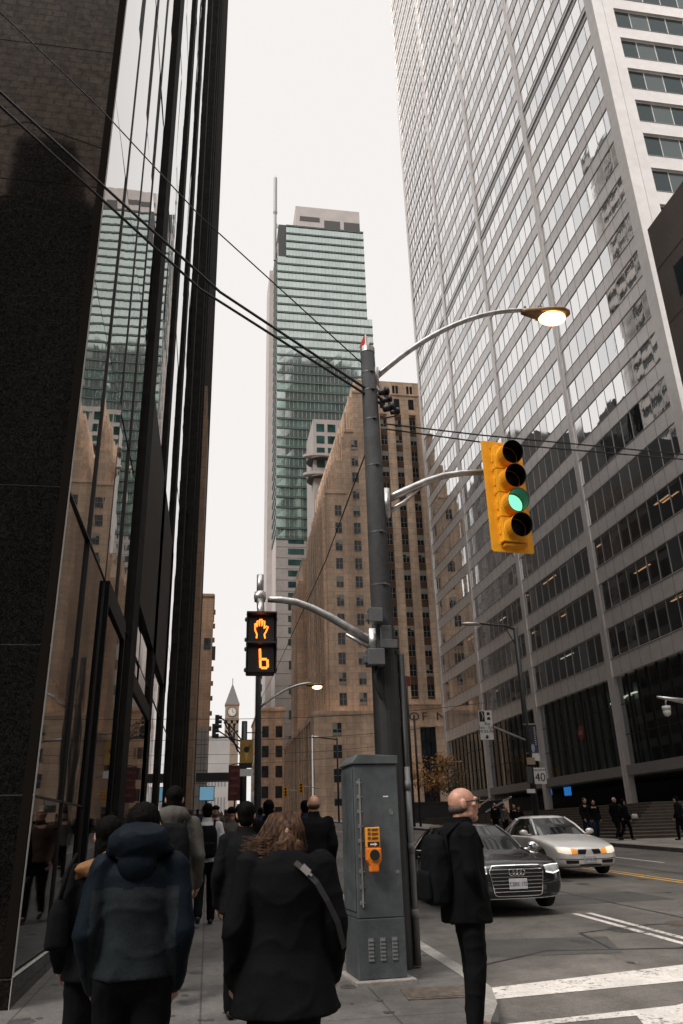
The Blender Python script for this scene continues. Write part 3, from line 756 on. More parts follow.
# ------------------------------------------------------------------ ground
def sheet(mb, x0, x1, ys, off, mi=0, xs=None):
    xs = xs or [x0, x1]
    for a in range(len(ys)-1):
        for c in range(len(xs)-1):
            mb.quad((xs[c],ys[a],G(ys[a])+off),(xs[c+1],ys[a],G(ys[a])+off),(xs[c+1],ys[a+1],G(ys[a+1])+off),(xs[c],ys[a+1],G(ys[a+1])+off), mi)
ASPH = mat('asphalt', (.112,.101,.091), .82, var=[(.35,.28),(2.2,.22),(60,.3),(1.2,.22,(1,.08,1)),(14,.14)], bump=(120,.45,.006), coords='World')
def crack_layer(m):
    N, L, p = nodes(m)
    g = N.new('ShaderNodeNewGeometry')
    n = N.new('ShaderNodeTexNoise'); n.inputs['Scale'].default_value = 1.3
    mx = N.new('ShaderNodeMix'); mx.data_type = 'VECTOR'; mx.inputs[0].default_value = .25
    L.new(g.outputs['Position'], n.inputs['Vector']); L.new(g.outputs['Position'], mx.inputs[4]); L.new(n.outputs['Color'], mx.inputs[5])
    v = N.new('ShaderNodeTexVoronoi'); v.feature = 'DISTANCE_TO_EDGE'; v.inputs['Scale'].default_value = .55
    L.new(mx.outputs[1], v.inputs['Vector'])
    r = N.new('ShaderNodeMapRange'); r.inputs['From Min'].default_value = .0; r.inputs['From Max'].default_value = .008
    r.inputs['To Min'].default_value = .78; r.inputs['To Max'].default_value = 1
    L.new(v.outputs['Distance'], r.inputs['Value'])
    old = p.inputs['Base Color'].links[0].from_socket
    k = N.new('ShaderNodeMix'); k.data_type = 'RGBA'; k.blend_type = 'MULTIPLY'; k.inputs[0].default_value = 1
    L.new(old, k.inputs[6]); L.new(r.outputs[0], k.inputs[7]); L.new(k.outputs[2], p.inputs['Base Color'])
crack_layer(ASPH)
YS = [-1500,-400,-60,-20,0,20,60,100,150,400,1500,4000]
mb = MB(); sheet(mb, 0, 0, YS, -.13, xs=[-3000,-300,-30,0,30,300,3000]); struct('road', mb, ASPH)

# sidewalk slabs with joints
def slab_mat(name, base, sx, sy, ox, oy, mort=.012):
    m = mat(name, base, .8, var=[(.8,.26),(5,.2),(26,.16),(90,.2)], bump=(90,.3,.004), coords='World')
    N, L, p = nodes(m)
    g = N.new('ShaderNodeNewGeometry'); sp = N.new('ShaderNodeSeparateXYZ'); L.new(g.outputs['Position'], sp.inputs[0])
    outs = []
    for ax, st, of in ((0, sx, ox), (1, sy, oy)):
        a = N.new('ShaderNodeMath'); a.operation = 'ADD'; a.inputs[1].default_value = 1000*st-of; L.new(sp.outputs[ax], a.inputs[0])
        d = N.new('ShaderNodeMath'); d.operation = 'PINGPONG'; d.inputs[1].default_value = st/2; L.new(a.outputs[0], d.inputs[0])
        c = N.new('ShaderNodeMapRange'); c.inputs['From Min'].default_value = mort*.4; c.inputs['From Max'].default_value = mort
        c.inputs['To Min'].default_value = .42; c.inputs['To Max'].default_value = 1; L.new(d.outputs[0], c.inputs['Value'])
        outs.append(c.outputs[0])
    mm = N.new('ShaderNodeMath'); mm.operation = 'MINIMUM'; L.new(outs[0], mm.inputs[0]); L.new(outs[1], mm.inputs[1])
    # each slab a slightly different tone
    mp = N.new('ShaderNodeVectorMath'); mp.operation = 'DIVIDE'; mp.inputs[1].default_value = (sx, sy, 1000)
    su = N.new('ShaderNodeVectorMath'); su.operation = 'SUBTRACT'; su.inputs[1].default_value = (ox, oy, 0)
    L.new(g.outputs['Position'], su.inputs[0]); L.new(su.outputs[0], mp.inputs[0])
    fl = N.new('ShaderNodeVectorMath'); fl.operation = 'FLOOR'; L.new(mp.outputs[0], fl.inputs[0])
    wn = N.new('ShaderNodeTexWhiteNoise'); wn.noise_dimensions = '2D'; L.new(fl.outputs[0], wn.inputs['Vector'])
    r = N.new('ShaderNodeMapRange'); r.inputs['To Min'].default_value = .82; r.inputs['To Max'].default_value = 1.14; L.new(wn.outputs['Value'], r.inputs['Value'])
    m2 = N.new('ShaderNodeMath'); m2.operation = 'MULTIPLY'; L.new(mm.outputs[0], m2.inputs[0]); L.new(r.outputs[0], m2.inputs[1])
    old = p.inputs['Base Color'].links[0].from_socket
    k = N.new('ShaderNodeMix'); k.data_type = 'RGBA'; k.blend_type = 'MULTIPLY'; k.inputs[0].default_value = 1
    L.new(old, k.inputs[6]); L.new(m2.outputs[0], k.inputs[7]); L.new(k.outputs[2], p.inputs['Base Color'])
    return m
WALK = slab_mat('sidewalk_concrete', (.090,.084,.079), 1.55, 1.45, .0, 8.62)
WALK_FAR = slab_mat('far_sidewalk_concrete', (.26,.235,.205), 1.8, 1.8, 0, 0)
KERB = mat('kerb_concrete', (.26,.25,.23), .85, var=[(5,.2),(40,.2)], bump=(60,.4), coords='World')
XC = 2.69          # kerb line of the near sidewalk
def corner(x1, y0, r, inset=0):   # outline of the block corner, rounded at (x1, y0)
    return [(x1-inset-(r-inset)*(1-sin(a)) if False else x1-r+(r-inset)*sin(a), y0+r-(r-inset)*cos(a)) for a in [radians(q) for q in range(0, 91, 10)]]
def raised(name, outline_fn, m, ysN):
    pass
mb = MB()
pts = [(-60, 5.0)]+corner(XC, 5.0, 3.56, .16)
pts[0] = (-60, 5.16)
ys = [y for y in (60,100,150,400,900)]
# top surface: corner fan and long strip
y1 = 5.0+3.56
mb.poly([(x, y, G(y)) for x, y in pts]+[(-60, y1, G(y1))])
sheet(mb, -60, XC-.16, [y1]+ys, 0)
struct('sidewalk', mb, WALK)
mb = MB()
o_ = [(-60, 5.0)]+corner(XC, 5.0, 3.56, 0)+[(XC, y) for y in ys]
i_ = [(-60, 5.16)]+corner(XC, 5.0, 3.56, .16)+[(XC-.16, y) for y in ys]
for k in range(len(o_)-1):
    a, b, c, d = o_[k], o_[k+1], i_[k+1], i_[k]
    mb.quad((*a, G(a[1])+.004), (*b, G(b[1])+.004), (*c, G(c[1])+.004), (*d, G(d[1])+.004))
    mb.quad((a[0],a[1],RD(a[1])-.1), (b[0],b[1],RD(b[1])-.1), (*b, G(b[1])+.004), (*a, G(a[1])+.004))
struct('kerb', mb, KERB)
mb = MB(); rr_ = random.Random(31)
for k in range(170):
    x = -1.5+4.0*rr_.random(); y = 7.3+rr_.random()**1.6*16; r0 = .012+.02*rr_.random()
    if k % 12 == 0: r0 *= 5
    mb.poly([(px_, py_, G(py_)+.002+.00002*k) for px_, py_ in [(x+r0*(1+.3*rr_.random())*cos(2*pi*i/9), y+r0*1.2*(1+.3*rr_.random())*sin(2*pi*i/9)) for i in range(9)]])
struct('sidewalk_stains', mb, mat('gum_stain', (.045,.042,.04), .7, var=(9,.4), coords='World'))
# far sidewalk
XF = 16.45
def xf(y): return XF
mb = MB()
ys2 = [-60, 0, 20, 60, 100, 150, 400, 900]
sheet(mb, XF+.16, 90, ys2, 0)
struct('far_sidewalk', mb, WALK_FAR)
mb = MB()
for k in range(len(ys2)-1):
    a, b = ys2[k], ys2[k+1]
    mb.quad((XF,a,G(a)+.004),(XF+.16,a,G(a)+.004),(XF+.16,b,G(b)+.004),(XF,b,G(b)+.004))
    mb.quad((XF,a,RD(a)-.1),(XF,a,G(a)+.004),(XF,b,G(b)+.004),(XF,b,RD(b)-.1))
struct('far_kerb', mb, mat('dark_kerb_concrete', (.07,.066,.062), .85, var=(6,.3), coords='World'))
# painted markings (4 mm sheets)
PAINT = mat('road_paint', (.62,.58,.54), .75, var=[(2,.12),(35,.16),(9,.1)], bump=(90,.3,.004), coords='World')
def worn(m, thr=.60):
    N, L, p = nodes(m)
    g = N.new('ShaderNodeNewGeometry'); n = N.new('ShaderNodeTexNoise'); n.inputs['Scale'].default_value = 16; n.inputs['Detail'].default_value = 8; n.inputs['Roughness'].default_value = .75
    n2 = N.new('ShaderNodeTexNoise'); n2.inputs['Scale'].default_value = 1.1
    ad = N.new('ShaderNodeMath'); ad.operation = 'MULTIPLY_ADD'; ad.inputs[1].default_value = .45
    L.new(g.outputs['Position'], n.inputs['Vector']); L.new(g.outputs['Position'], n2.inputs['Vector'])
    L.new(n2.outputs['Fac'], ad.inputs[0]); L.new(n.outputs['Fac'], ad.inputs[2])
    r = N.new('ShaderNodeMapRange'); r.inputs['From Min'].default_value = thr+.19; r.inputs['From Max'].default_value = thr+.26; L.new(ad.outputs[0], r.inputs['Value'])
    old = p.inputs['Base Color'].links[0].from_socket
    k = N.new('ShaderNodeMix'); k.data_type = 'RGBA'; L.new(r.outputs[0], k.inputs[0]); L.new(old, k.inputs[6]); k.inputs[7].default_value = (.11,.10,.092,1)
    L.new(k.outputs[2], p.inputs['Base Color'])
worn(PAINT)
YPAINT = mat('yellow_road_paint', (.62,.36,.07), .75, var=[(3,.25),(30,.2)], coords='World')
def flat(mb, pts, off=-.126, mi=0): mb.poly([(x, y, G(y)+off) for x, y in pts], mi)
mb = MB()
flat(mb, [(2.60,8.08),(9.6,9.05),(16.3,9.95),(16.3,10.45),(9.6,9.6),(5.25,9.13),(2.72,8.56)][:0] or [(2.56,8.10),(4.77,8.36),(10,8.98),(16.3,9.7),(16.3,10.5),(10,9.72),(5.25,9.13),(2.62,8.55)])
flat(mb, [(2.4,7.13),(3.64,7.24),(3.62,7.18),(3.62,6.97),(3.3,6.2),(16,7.6),(16,8.9),(10,8.15),(4.26,7.51),(4.13,7.47),(3.70,7.32),(2.4,7.23)][:0] or [(2.5,7.13),(3.66,7.23),(4.16,7.47),(2.5,7.25)])
flat(mb, [(3.66,7.232),(3.55,6.9),(3.2,5.6),(16,7.3),(16,8.9),(10,8.17),(4.26,7.515)])
struct('crosswalk', mb, PAINT)
mb = MB()
for xa in (6.03, 6.27): flat(mb, [(xa-.055,10.0),(xa+.055,10.0),(xa+.055,13.55),(xa-.055,13.55)])
flat(mb, [(13.3,23.3),(13.42,23.3),(13.42,26.5),(13.3,26.5)]); flat(mb, [(13.3,15),(13.42,15),(13.42,19),(13.3,19)])
struct('lane_lines', mb, PAINT)
mb = MB(); flat(mb, [(10.36,11),(10.48,11),(10.48,70),(10.36,70)]); flat(mb, [(10.62,11),(10.72,11),(10.72,70),(10.62,70)])
struct('centre_line', mb, YPAINT)
# utility covers and patches
mb = MB(); mb.box(.0,0,0,.62,.46,.012); mb.box(.04,.04,.012,.58,.42,.016)
mh = mb.build('utility_cover', mat('cast_iron', (.13,.105,.085), .55, metal=.4, var=(18,.4), bump=(60,.5))); mh.location = (1.78, 7.66, G(7.8)-.006); mh.rotation_euler = (radians(1.4), 0, radians(-4))
tag(mh, 'rusty steel utility cover set in the sidewalk by the grey cabinet', 'utility cover')
mb = MB(); flat(mb, [(11.1,17.4),(12.0,17.4),(12.1,18.6),(11.2,18.7)], -.127); flat(mb, [(3.4,10.2),(5.0,10.0),(5.4,11.2),(3.6,11.5)], -.127); flat(mb, [(3.0,14.5),(8.6,14.8),(8.5,16.4),(3.0,16.2)], -.128)
struct('road_patches', mb, mat('asphalt_patch', (.070,.066,.062), .85, var=[(2,.2),(50,.3)], bump=(100,.5,.006), coords='World'))
worn(YPAINT, .56)
# darker wheel tracks, oil drips and tar seams worn into the lanes
mb = MB(); rr_ = random.Random(21)
for k in range(60):
    x = rr_.choice((3.9,5.0,6.1,8.0,9.1,10.0,12.4,13.6))+rr_.gauss(0,.25); y = 4+rr_.random()**1.3*40; r0 = .03+.16*rr_.random()**2
    flat(mb, [(x+r0*(1+.35*rr_.random())*cos(2*pi*i/9), y+r0*1.6*(1+.35*rr_.random())*sin(2*pi*i/9)) for i in range(9)], -.1265+.0001*(k%4))
o_st = struct('oil_stains', mb, mat('oil_stain', (.045,.042,.039), .6, var=(9,.4), coords='World'))
mb = MB()
for pts in ([(2.9,9.6),(4.2,10.4),(5.8,10.1),(7.5,11.3),(10.2,11.0)],[(7.2,10.2),(7.35,12.5),(7.25,16),(7.4,22),(7.3,30)],[(5.0,10.3),(5.2,11.6),(6.4,12.0),(6.9,12.0)],[(11.5,10),(11.8,14),(11.7,20),(11.9,30)]):
    for a, b_ in zip(pts[:-1], pts[1:]):
        d = Vector((b_[0]-a[0], b_[1]-a[1])).normalized()*.022; flat(mb, [(a[0]+d.y,a[1]-d.x),(b_[0]+d.y,b_[1]-d.x),(b_[0]-d.y,b_[1]+d.x),(a[0]-d.y,a[1]+d.x)], -.1255)
struct('tar_seams', mb, mat('tar', (.03,.029,.028), .45, coords='World', var=(5,.3)))
for (x, y, lb) in ((11.9, 18.0, 'round iron manhole cover in the road just right of the yellow line'), (7.1, 11.9, 'round iron manhole cover in the near lane before the black sedan')):
    mb = MB(); mb.cyl((0,0,0), .36, .012, 32); mb.cyl((0,0,.004), .30, .012, 32)
    mh = mb.build('manhole_cover', MATS['cast_iron']); mh.location = (x, y, RD(y)+.001); mh.rotation_euler = (radians(1.43),0,0); tag(mh, lb, 'manhole cover')
# plaza: nested platforms whose edges are the steps
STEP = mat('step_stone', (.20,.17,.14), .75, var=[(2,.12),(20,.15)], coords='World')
mb = MB()
z0 = G(35.5)
for i in range(11):
    a = .40*i
    zt = z0+.15*(i+1)
    mb.box(18.6+a, 35.6+a, z0-2+.15*i-.03 if i == 0 else z0+.15*i, 120-a, 125-a, zt-.035)
    mb.box(18.6+a-.03, 35.6+a-.03, zt-.035, 120-a, 125-a, zt, 1)
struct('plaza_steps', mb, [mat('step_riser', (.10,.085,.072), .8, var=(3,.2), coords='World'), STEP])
ZP = z0+.15*11
# ------------------------------------------------------------------ dark polished tower at the left
def GRAN_():
    m = mat('polished_dark_granite', (.0085,.0080,.0078), .05, var=[(90,.9),(30,.4),(.6,.15)], spec=.6, coords='World', bump=(2.2,.03,.02))
    N, L, p = nodes(m)
    g = N.new('ShaderNodeNewGeometry'); sp = N.new('ShaderNodeSeparateXYZ'); cb = N.new('ShaderNodeCombineXYZ'); ad = N.new('ShaderNodeMath'); ad.operation = 'ADD'
    L.new(g.outputs['Position'], sp.inputs[0]); L.new(sp.outputs[0], ad.inputs[0]); L.new(sp.outputs[1], ad.inputs[1]); L.new(ad.outputs[0], cb.inputs[0]); L.new(sp.outputs[2], cb.inputs[1])
    bt = N.new('ShaderNodeTexBrick'); bt.inputs['Scale'].default_value = 1; bt.inputs['Brick Width'].default_value = .19; bt.inputs['Row Height'].default_value = .115; bt.inputs['Mortar Size'].default_value = .012; bt.inputs['Bias'].default_value = -.1
    bt.inputs['Color1'].default_value = (.27,.27,.27,1); bt.inputs['Color2'].default_value = (.37,.37,.37,1); bt.inputs['Mortar'].default_value = (.21,.21,.21,1)
    nz = N.new('ShaderNodeTexNoise'); nz.inputs['Scale'].default_value = 9; nz.inputs['Detail'].default_value = 6; L.new(g.outputs['Position'], nz.inputs['Vector'])
    vm = N.new('ShaderNodeMix'); vm.data_type = 'VECTOR'; vm.inputs[0].default_value = .09; L.new(cb.outputs[0], vm.inputs[4]); L.new(nz.outputs['Color'], vm.inputs[5]); L.new(vm.outputs[1], bt.inputs['Vector'])
    ml = N.new('ShaderNodeMath'); ml.operation = 'MULTIPLY'; mr = N.new('ShaderNodeMapRange'); mr.inputs['From Min'].default_value = .3; mr.inputs['From Max'].default_value = .7; mr.inputs['To Min'].default_value = .62; mr.inputs['To Max'].default_value = 1.35
    L.new(nz.outputs['Fac'], mr.inputs['Value']); L.new(bt.outputs['Color'], ml.inputs[0]); L.new(mr.outputs[0], ml.inputs[1]); L.new(ml.outputs[0], p.inputs['Specular IOR Level'])
    nodes(m)[2].inputs['Specular Tint'].default_value = (1,.66,.45,1)
    return m
GRAN = GRAN_()
JOINT = mat('pale_joint_sealant', (.40,.385,.37), .7)
XL = -1.65; YL = 8.25; YE = 88.0; HT = 172.0
left = thing('glass_tower', 'dark polished granite and mirror glass tower close at the left, rising out of view', 'tower', (XL-10, 56, G(8)))
# core wall keeps light out
mb = MB(); mb.box(-46, YL+.10, -1.5, XL-.40, YE, HT)
mb.build('core_wall', mat('core_black', (.01,.01,.011), .6), left, world=True)
# granite pier: front (south) and return (east); panels with open joints over a pale backing
mb = MB(); mb.box(-46, YL+.012, -1, XL-.012, YL+.12, HT-.02, 1)
zj = [-1.0, .44, 1.97, 3.42, 5.2, 7.75, 9.55, 12.1, 14.6, 17.1, 19.6]
while zj[-1] < HT-3: zj.append(zj[-1]+2.5)
g = .006
for a, b in zip(zj[:-1], zj[1:]):
    xs = [XL, XL-1.9, XL-4.4, XL-6.9, XL-9.4, XL-11.9, XL-14.4, XL-16.9]
    for p, q in zip(xs[:-1], xs[1:]):
        mb.box(q+g, YL, a+g, p-(g if p != XL else 0), YL+.010, b-g, 0)
mb.box(XL-.004, YL-.003, -.5, XL+.003, YL+.006, 11, 1)
mb.box(XL-.10, YL-.012, .46, XL-.01, YL-.002, HT, 2)
mb.build('granite_pier', [GRAN, JOINT, mat('bronze_corner_strip', (.012,.010,.009), .7, spec=.0)], left, world=True)
mb = MB()   # low granite plinth along the sidewalk
yj = [YL+.05, 9.6, 11.65, 13.7, 15.8]
mb.box(XL-.40, YL+.13, -1, XL-.012, 87, .435, 1)
yy = YL+.012
for b in [9.9,11.9,13.9,15.9,17.9,20,22,24,26,28,30,35,40,50,60,80,87]:
    mb.box(XL-.010, yy+g, -1, XL, b-g, .43); yy = b
mb.box(XL-.05, YL+.012, .445, XL+.004, 87, .452, 1)
mb.build('plinth', [GRAN, JOINT], left, world=True)
# mirror glass
def glassmat(name, tint, rough=.02, wave=(.35,.02), metal=1.0):
    m = mat(name, tint, rough, metal=metal, coords='World', bump=(wave[0], wave[1], .25))
    return m
MIRROR = glassmat('mirror_glass', (.50,.50,.49), .015, (.22,.05))
DGLASS = glassmat('dark_glass', (.045,.047,.05), .03, (.3,.03))
FRAME = mat('bronze_frame', (.018,.015,.013), .35, metal=.4)
FIN = mat('dark_fin', (.020,.0185,.0175), .7, var=(3,.3), spec=.04, coords='World')
rnd = random.Random(3)
cols = [8.38, 10.0, 11.7, 13.3, 14.6, 18.3, 21.9, 25.4, 28.9, 32.4, 36, 40, 44, 48, 52, 56]
rows = [.47, 1.97, 5.2, 8.2, 11.4, 14.6, 17.8, 21, 24.2, 27.4, 30.6, 34, 38, 42]
z = 46
while z < HT: rows.append(z); z += 4.2
cnt = 0
pane_parts = MB()
for j in range(len(cols)-1):
    for i in range(len(rows)-1):
        y0, y1, za, zb = cols[j]+.02, cols[j+1]-.02, rows[i]+.012, rows[i+1]-.012
        t = [(rnd.random()-.5)*.010*(1+(i*7+j*3) % 3) for _ in range(4)]
        pane_parts.quad((XL-.03+t[0],y0,za),(XL-.03+t[1],y1,za),(XL-.03+t[1]+t[2]*.6,y1,zb),(XL-.03+t[0]+t[2]*.6,y0,zb), 1 if i < 2 else 0)
pane_parts.build('mirror_glazing', [MIRROR, glassmat('tinted_glass', (.20,.20,.205), .03, (.3,.03))], left, world=True)
mb = MB()
for y in (10.0, 11.7, 13.3): mb.box(XL-.05, y-.018, .46, XL-.008, y+.018, HT)
for zz in rows[1:3]: mb.box(XL-.05, YL+.13, zz-.010, XL-.012, 56, zz+.010)
mb.build('glazing_bars', FRAME, left, world=True)
def fin(y, d=.29, w=.34):
    b = MB(); b.box(XL-.06, y-w/2, .44, XL+d, y+w/2, HT)
    return b.build('fin', FIN, left, world=True)
for y, d_, w_ in ((15.9,.06,1.1),(21.6,.05,1.0),(27.2,.05,1.2),(34.0,.12,1.0),(41,.28,.8),(46,.28,.8),(51,.28,.8)): fin(y, d_, w_)
# black portal bays at street level
PORTAL = mat('black_portal_lining', (.006,.006,.007), .5, coords='World', var=(2,.3), spec=.12)
def portal(y0, y1, zt, d=.05):
    b = MB(); b.box(XL-.05, y0, .45, XL+d, y0+.10, zt); b.box(XL-.05, y1-.10, .45, XL+d, y1, zt); b.box(XL-.05, y0+.10, zt-.35, XL+d, y1-.10, zt)
    b.box(XL-.05, y0+.10, .45, XL+.01, y1-.10, zt-.35, 1)
    return b.build('portal', [PORTAL, DGLASS], left, world=True)
portal(11.75, 14.35, 5.2); portal(16.2, 21.2, 4.7); 
b = MB(); b.box(XL-.05, 15.9, 6.2, XL+.05, 28.0, 11.3); b.build('dark_spandrel', PORTAL, left, world=True)
# blank dark tail of the tower and a stone clad pier on it
b = MB(); b.box(XL-.4, 56, .3, XL+.02, 57.6, HT); b.box(XL-.4, 57.6, .3, XL+.02, YE, HT)
for y in range(60, 88, 4): b.box(XL+.02, y, .3, XL+.24, y+.5, HT, 1)
b.build('ribbed_end_wall', [FIN, mat('rib_grey', (.06,.055,.052), .7, spec=.05)], left, world=True)
STONE_BROWN = mat('brown_limestone', (.27,.175,.115), .85, var=[(.3,.15),(6,.12),(1.2,.14,(1,1,.1))], bump=(12,.2,.02), coords='World')
b = MB(); b.box(XL-.2, 57.0, .3, XL+.50, 64.0, 33.5); b.box(XL-.2, 57.2, 33.5, XL+.35, 62.0, 36.5)
b.build('stone_pier', STONE_BROWN, left, world=True)
# ------------------------------------------------------------------ steel and glass office tower at the right
XR = 32.0; Y0 = 43.3; BAY = 15.9; NB = 4
STEEL = mat('pale_stainless_steel', (.93,.88,.85), .38, metal=.55, var=[(.15,.06),(1.5,.05)], coords='World', bump=(.6,.06,.05))
STEEL_D = mat('shadow_gap', (.05,.045,.042), .5)
RGL = glassmat('tower_glass', (.84,.84,.84), .015, (.45,.022))
rt = thing('office_tower', 'tall pale stainless steel office tower with ribbon windows on the raised plaza', 'tower', (XR+18, 75, ZP))
Z0, FH, WH = 13.97, 3.88, 2.46
NF = 58
YB = [Y0+BAY*i for i in range(NB+1)]
YEND = YB[-1]; XEND = XR+38
TOP = Z0+FH*NF
b = MB()
b.box(XR+.45, Y0+.45, 13.0, XEND, YEND-.1, TOP)
core = b.build('core_wall', mat('tower_core', (.03,.03,.03), .6), rt, world=True)
# spandrels
b = MB()
for k in range(NF+1):
    zl = Z0+FH*(k-1)+WH if k else 12.5
    zh = Z0+FH*k
    for i in range(NB):
        b.box(XR, YB[i]+.42, zl, XR+.5, YB[i+1]-.42, zh)
        b.box(XR-.03, YB[i]+.42, zh-.075, XR, YB[i+1]-.42, zh-.045, 1)
    if k < 45:
        for i in range(NB):
            for c_ in range(1, 10):
                yj = YB[i]+.42+c_*(BAY-.84)/10; b.box(XR-.004, yj-.012, zl+.01, XR, yj+.012, zh-.08, 1)
    b.box(XR+1.9, Y0, zl, XEND, Y0+.5, zh); b.box(XR+1.9, Y0-.02, zh-.09, XEND, Y0, zh-.04, 1)
b.build('spandrel_panels', [STEEL, STEEL_D], rt, world=True)
b = MB()
for k in (14, 15):
    zc = Z0+FH*k+WH+.15
    for i in range(NB):
        b.box(XR-.045, YB[i]+.5, zc+.3, XR-.034, YB[i+1]-.5, zc+.62)
b.build('louvre_strips', mat('louvre_black', (.008,.008,.008), .6), rt, world=True)
for i in range(NB+1):   # column covers
    b = MB(); y = YB[i]
    if i == 0:
        b.box(XR-.12, y-.22, ZP, XR+.9, y+.95, TOP); b.box(XR+.93, y-.22, ZP, XR+1.9, y+.6, TOP)
    else:
        b.box(XR-.10, y-.42, ZP, XR+.4, y-.03, TOP); b.box(XR-.10, y+.03, ZP, XR+.4, y+.42, TOP); b.box(XR-.06, y-.03, ZP, XR+.4, y+.03, TOP, 1)
    b.build('column_cover', [STEEL, STEEL_D], rt, world=True)
# window ribbons: three mesh variants shared by the copies
def ribbon(seed, length, n, clear=False):
    q = random.Random(seed); b = MB(); w = length/n
    for i in range(n):
        a = [(q.random()-.5)*.022 for _ in range(3)]; u_ = q.random(); pm = 2 if u_ < .22 else (3 if u_ < .34 else 0)
        b.quad((.07+a[0], i*w+.03, 0), (.07+a[0]+a[2]*.5, i*w+.03, WH), (.07+a[1]+a[2]*.5, (i+1)*w-.03, WH), (.07+a[1], (i+1)*w-.03, 0), pm)
    for i in range(n+1): b.box(.045, i*w-.022, 0, .16, i*w+.028, WH, 1)
    b.box(.04, 0, .0, .16, length, .05, 1); b.box(.04, 0, WH-.05, .16, length, WH, 1)
    return b
RIBL = BAY-.84
MULL = mat('window_frame_steel', (.52,.49,.47), .4, metal=.2)
RGLB = glassmat('tower_glass_blinds_down', (.74,.735,.73), .06, (.45,.02))
RGLC = glassmat('tower_glass_dim', (.68,.69,.70), .02, (.6,.03))
vis = {0: 20, 1: 24, 2: 24, 3: 18}
meshes = []
for s_ in range(4):
    me = ribbon(s_, RIBL, 10).mesh('window'); me.materials.append(RGL); me.materials.append(MULL); me.materials.append(RGLB); me.materials.append(RGLC); meshes.append(me)
def put(me, name, parent, pos, rz=0):
    o = bpy.data.objects.new(name, me); COL.objects.link(o); o.parent = parent
    o.location = Vector(pos)-LOC[parent.name]; o.rotation_euler = (0,0,rz)
    return o
# clear glass for the lit lower floors
CLR = bpy.data.materials.new('lobby_glass'); CLR.use_nodes = True
def clear_glass(m, refl, tint):
    N = m.node_tree.nodes; L = m.node_tree.links
    for n in list(N):
        if n.type == 'BSDF_PRINCIPLED': N.remove(n)
    o = [n for n in N if n.type == 'OUTPUT_MATERIAL'][0]
    t = N.new('ShaderNodeBsdfTransparent'); t.inputs[0].default_value = (*tint, 1)
    g = N.new('ShaderNodeBsdfGlossy'); g.inputs['Roughness'].default_value = .02; g.inputs[0].default_value = (.9,.9,.9,1)
    mx = N.new('ShaderNodeMixShader'); mx.inputs[0].default_value = refl
    L.new(t.outputs[0], mx.inputs[1]); L.new(g.outputs[0], mx.inputs[2]); L.new(mx.outputs[0], o.inputs[0])
clear_glass(CLR, .26, (.36,.45,.45))
CLR2 = bpy.data.materials.new('lit_office_glass'); CLR2.use_nodes = True; clear_glass(CLR2, .5, (.40,.42,.42))
lowm = []
for s_ in range(2):
    me = ribbon(10+s_, RIBL, 10).mesh('window'); me.materials.append(CLR2); me.materials.append(MULL); me.materials.append(CLR2); me.materials.append(RGLC); lowm.append(me)
rest = MB()
for i in range(NB):
    for k in range(NF):
        pos = (XR, YB[i]+.42, Z0+FH*k)
        if k < 3: put(lowm[(i+k) % 2], 'window', rt, pos)
        elif k < vis[i]: put(meshes[(i*5+k*3) % 4], 'window', rt, pos)
        else:
            n = 10; w = RIBL/n
            for c in range(n):
                a = [(rnd.random()-.5)*.02 for _ in range(2)]
                y = pos[1]+c*w
                rest.quad((XR+.1+a[0], y+.03, pos[2]), (XR+.1+a[0], y+.03, pos[2]+WH), (XR+.1+a[1], y+w-.03, pos[2]+WH), (XR+.1+a[1], y+w-.03, pos[2]))
                rest.box(XR+.03, y-.028, pos[2], XR+.16, y+.028, pos[2]+WH, 1)
sl = XEND-XR-1.9
ns = 20
SGL = glassmat('south_tower_glass', (.055,.078,.080), .02, (.5,.05), .55)
sm = ribbon(33, sl, ns).mesh('window'); sm.materials.append(SGL); sm.materials.append(STEEL); sm.materials.append(glassmat('south_blind_glass', (.13,.16,.16), .06, (.5,.05), .4)); sm.materials.append(SGL)
for k in range(NF):
    if 3 <= k < 17: put(sm, 'window', rt, (XR+1.9, Y0+.2, Z0+FH*k), -pi/2).scale = (-1,1,1)
    else:
        rest.box(XR+1.9, Y0+.1, Z0+FH*k, XEND, Y0+.2, Z0+FH*k+WH)
ro = rest.build('window', [RGL, MULL], rt, world=True); ro['kind'] = 'stuff'
# open lower floors: slabs, back wall, ceiling lamps
b = MB()
for k in range(0, 4): b.box(XR+.46, Y0+1, Z0+FH*k-.5, XR+13, YEND-.3, Z0+FH*k-.1)
b.build('floor_slabs', mat('ceiling_grey', (.10,.095,.09), .8), rt, world=True)
LAMP_W = mat('warm_office_lamp', (1,.8,.55), .5, emit=(1,.55,.26), stre=.8)
LAMP_C = mat('pale_office_lamp', (1,.9,.8), .5, emit=(1,.85,.68), stre=.8)
q = random.Random(11)
for i in range(NB):
    for k in range(3):
        for rep in range(2 if i else 3):
            y = YB[i]+1.5+q.random()*11; x = XR+.9+q.random()*2.2; ln = 1.2+q.random()*2.0
            c = MB(); c.box(x, y, Z0+FH*k+WH+.86-.04, x+.16, y+ln, Z0+FH*k+WH+.86)
            c.build('ceiling_lamp', LAMP_W if q.random() < .7 else LAMP_C, rt, world=True)
# cut the core for the lit floors: replace it by a set-back inner wall
core.data.clear_geometry()
b = MB(); b.box(XR+.45, Y0+.45, Z0+FH*3-.5, XEND, YEND-.1, TOP); b.box(XR+7, Y0+6, ZP, XEND-6, YEND-3, Z0+FH*3-.5)
core2 = b.build('core_wall', MATS['tower_core'], rt, world=True); bpy.data.objects.remove(core); core2.name = 'core_wall'
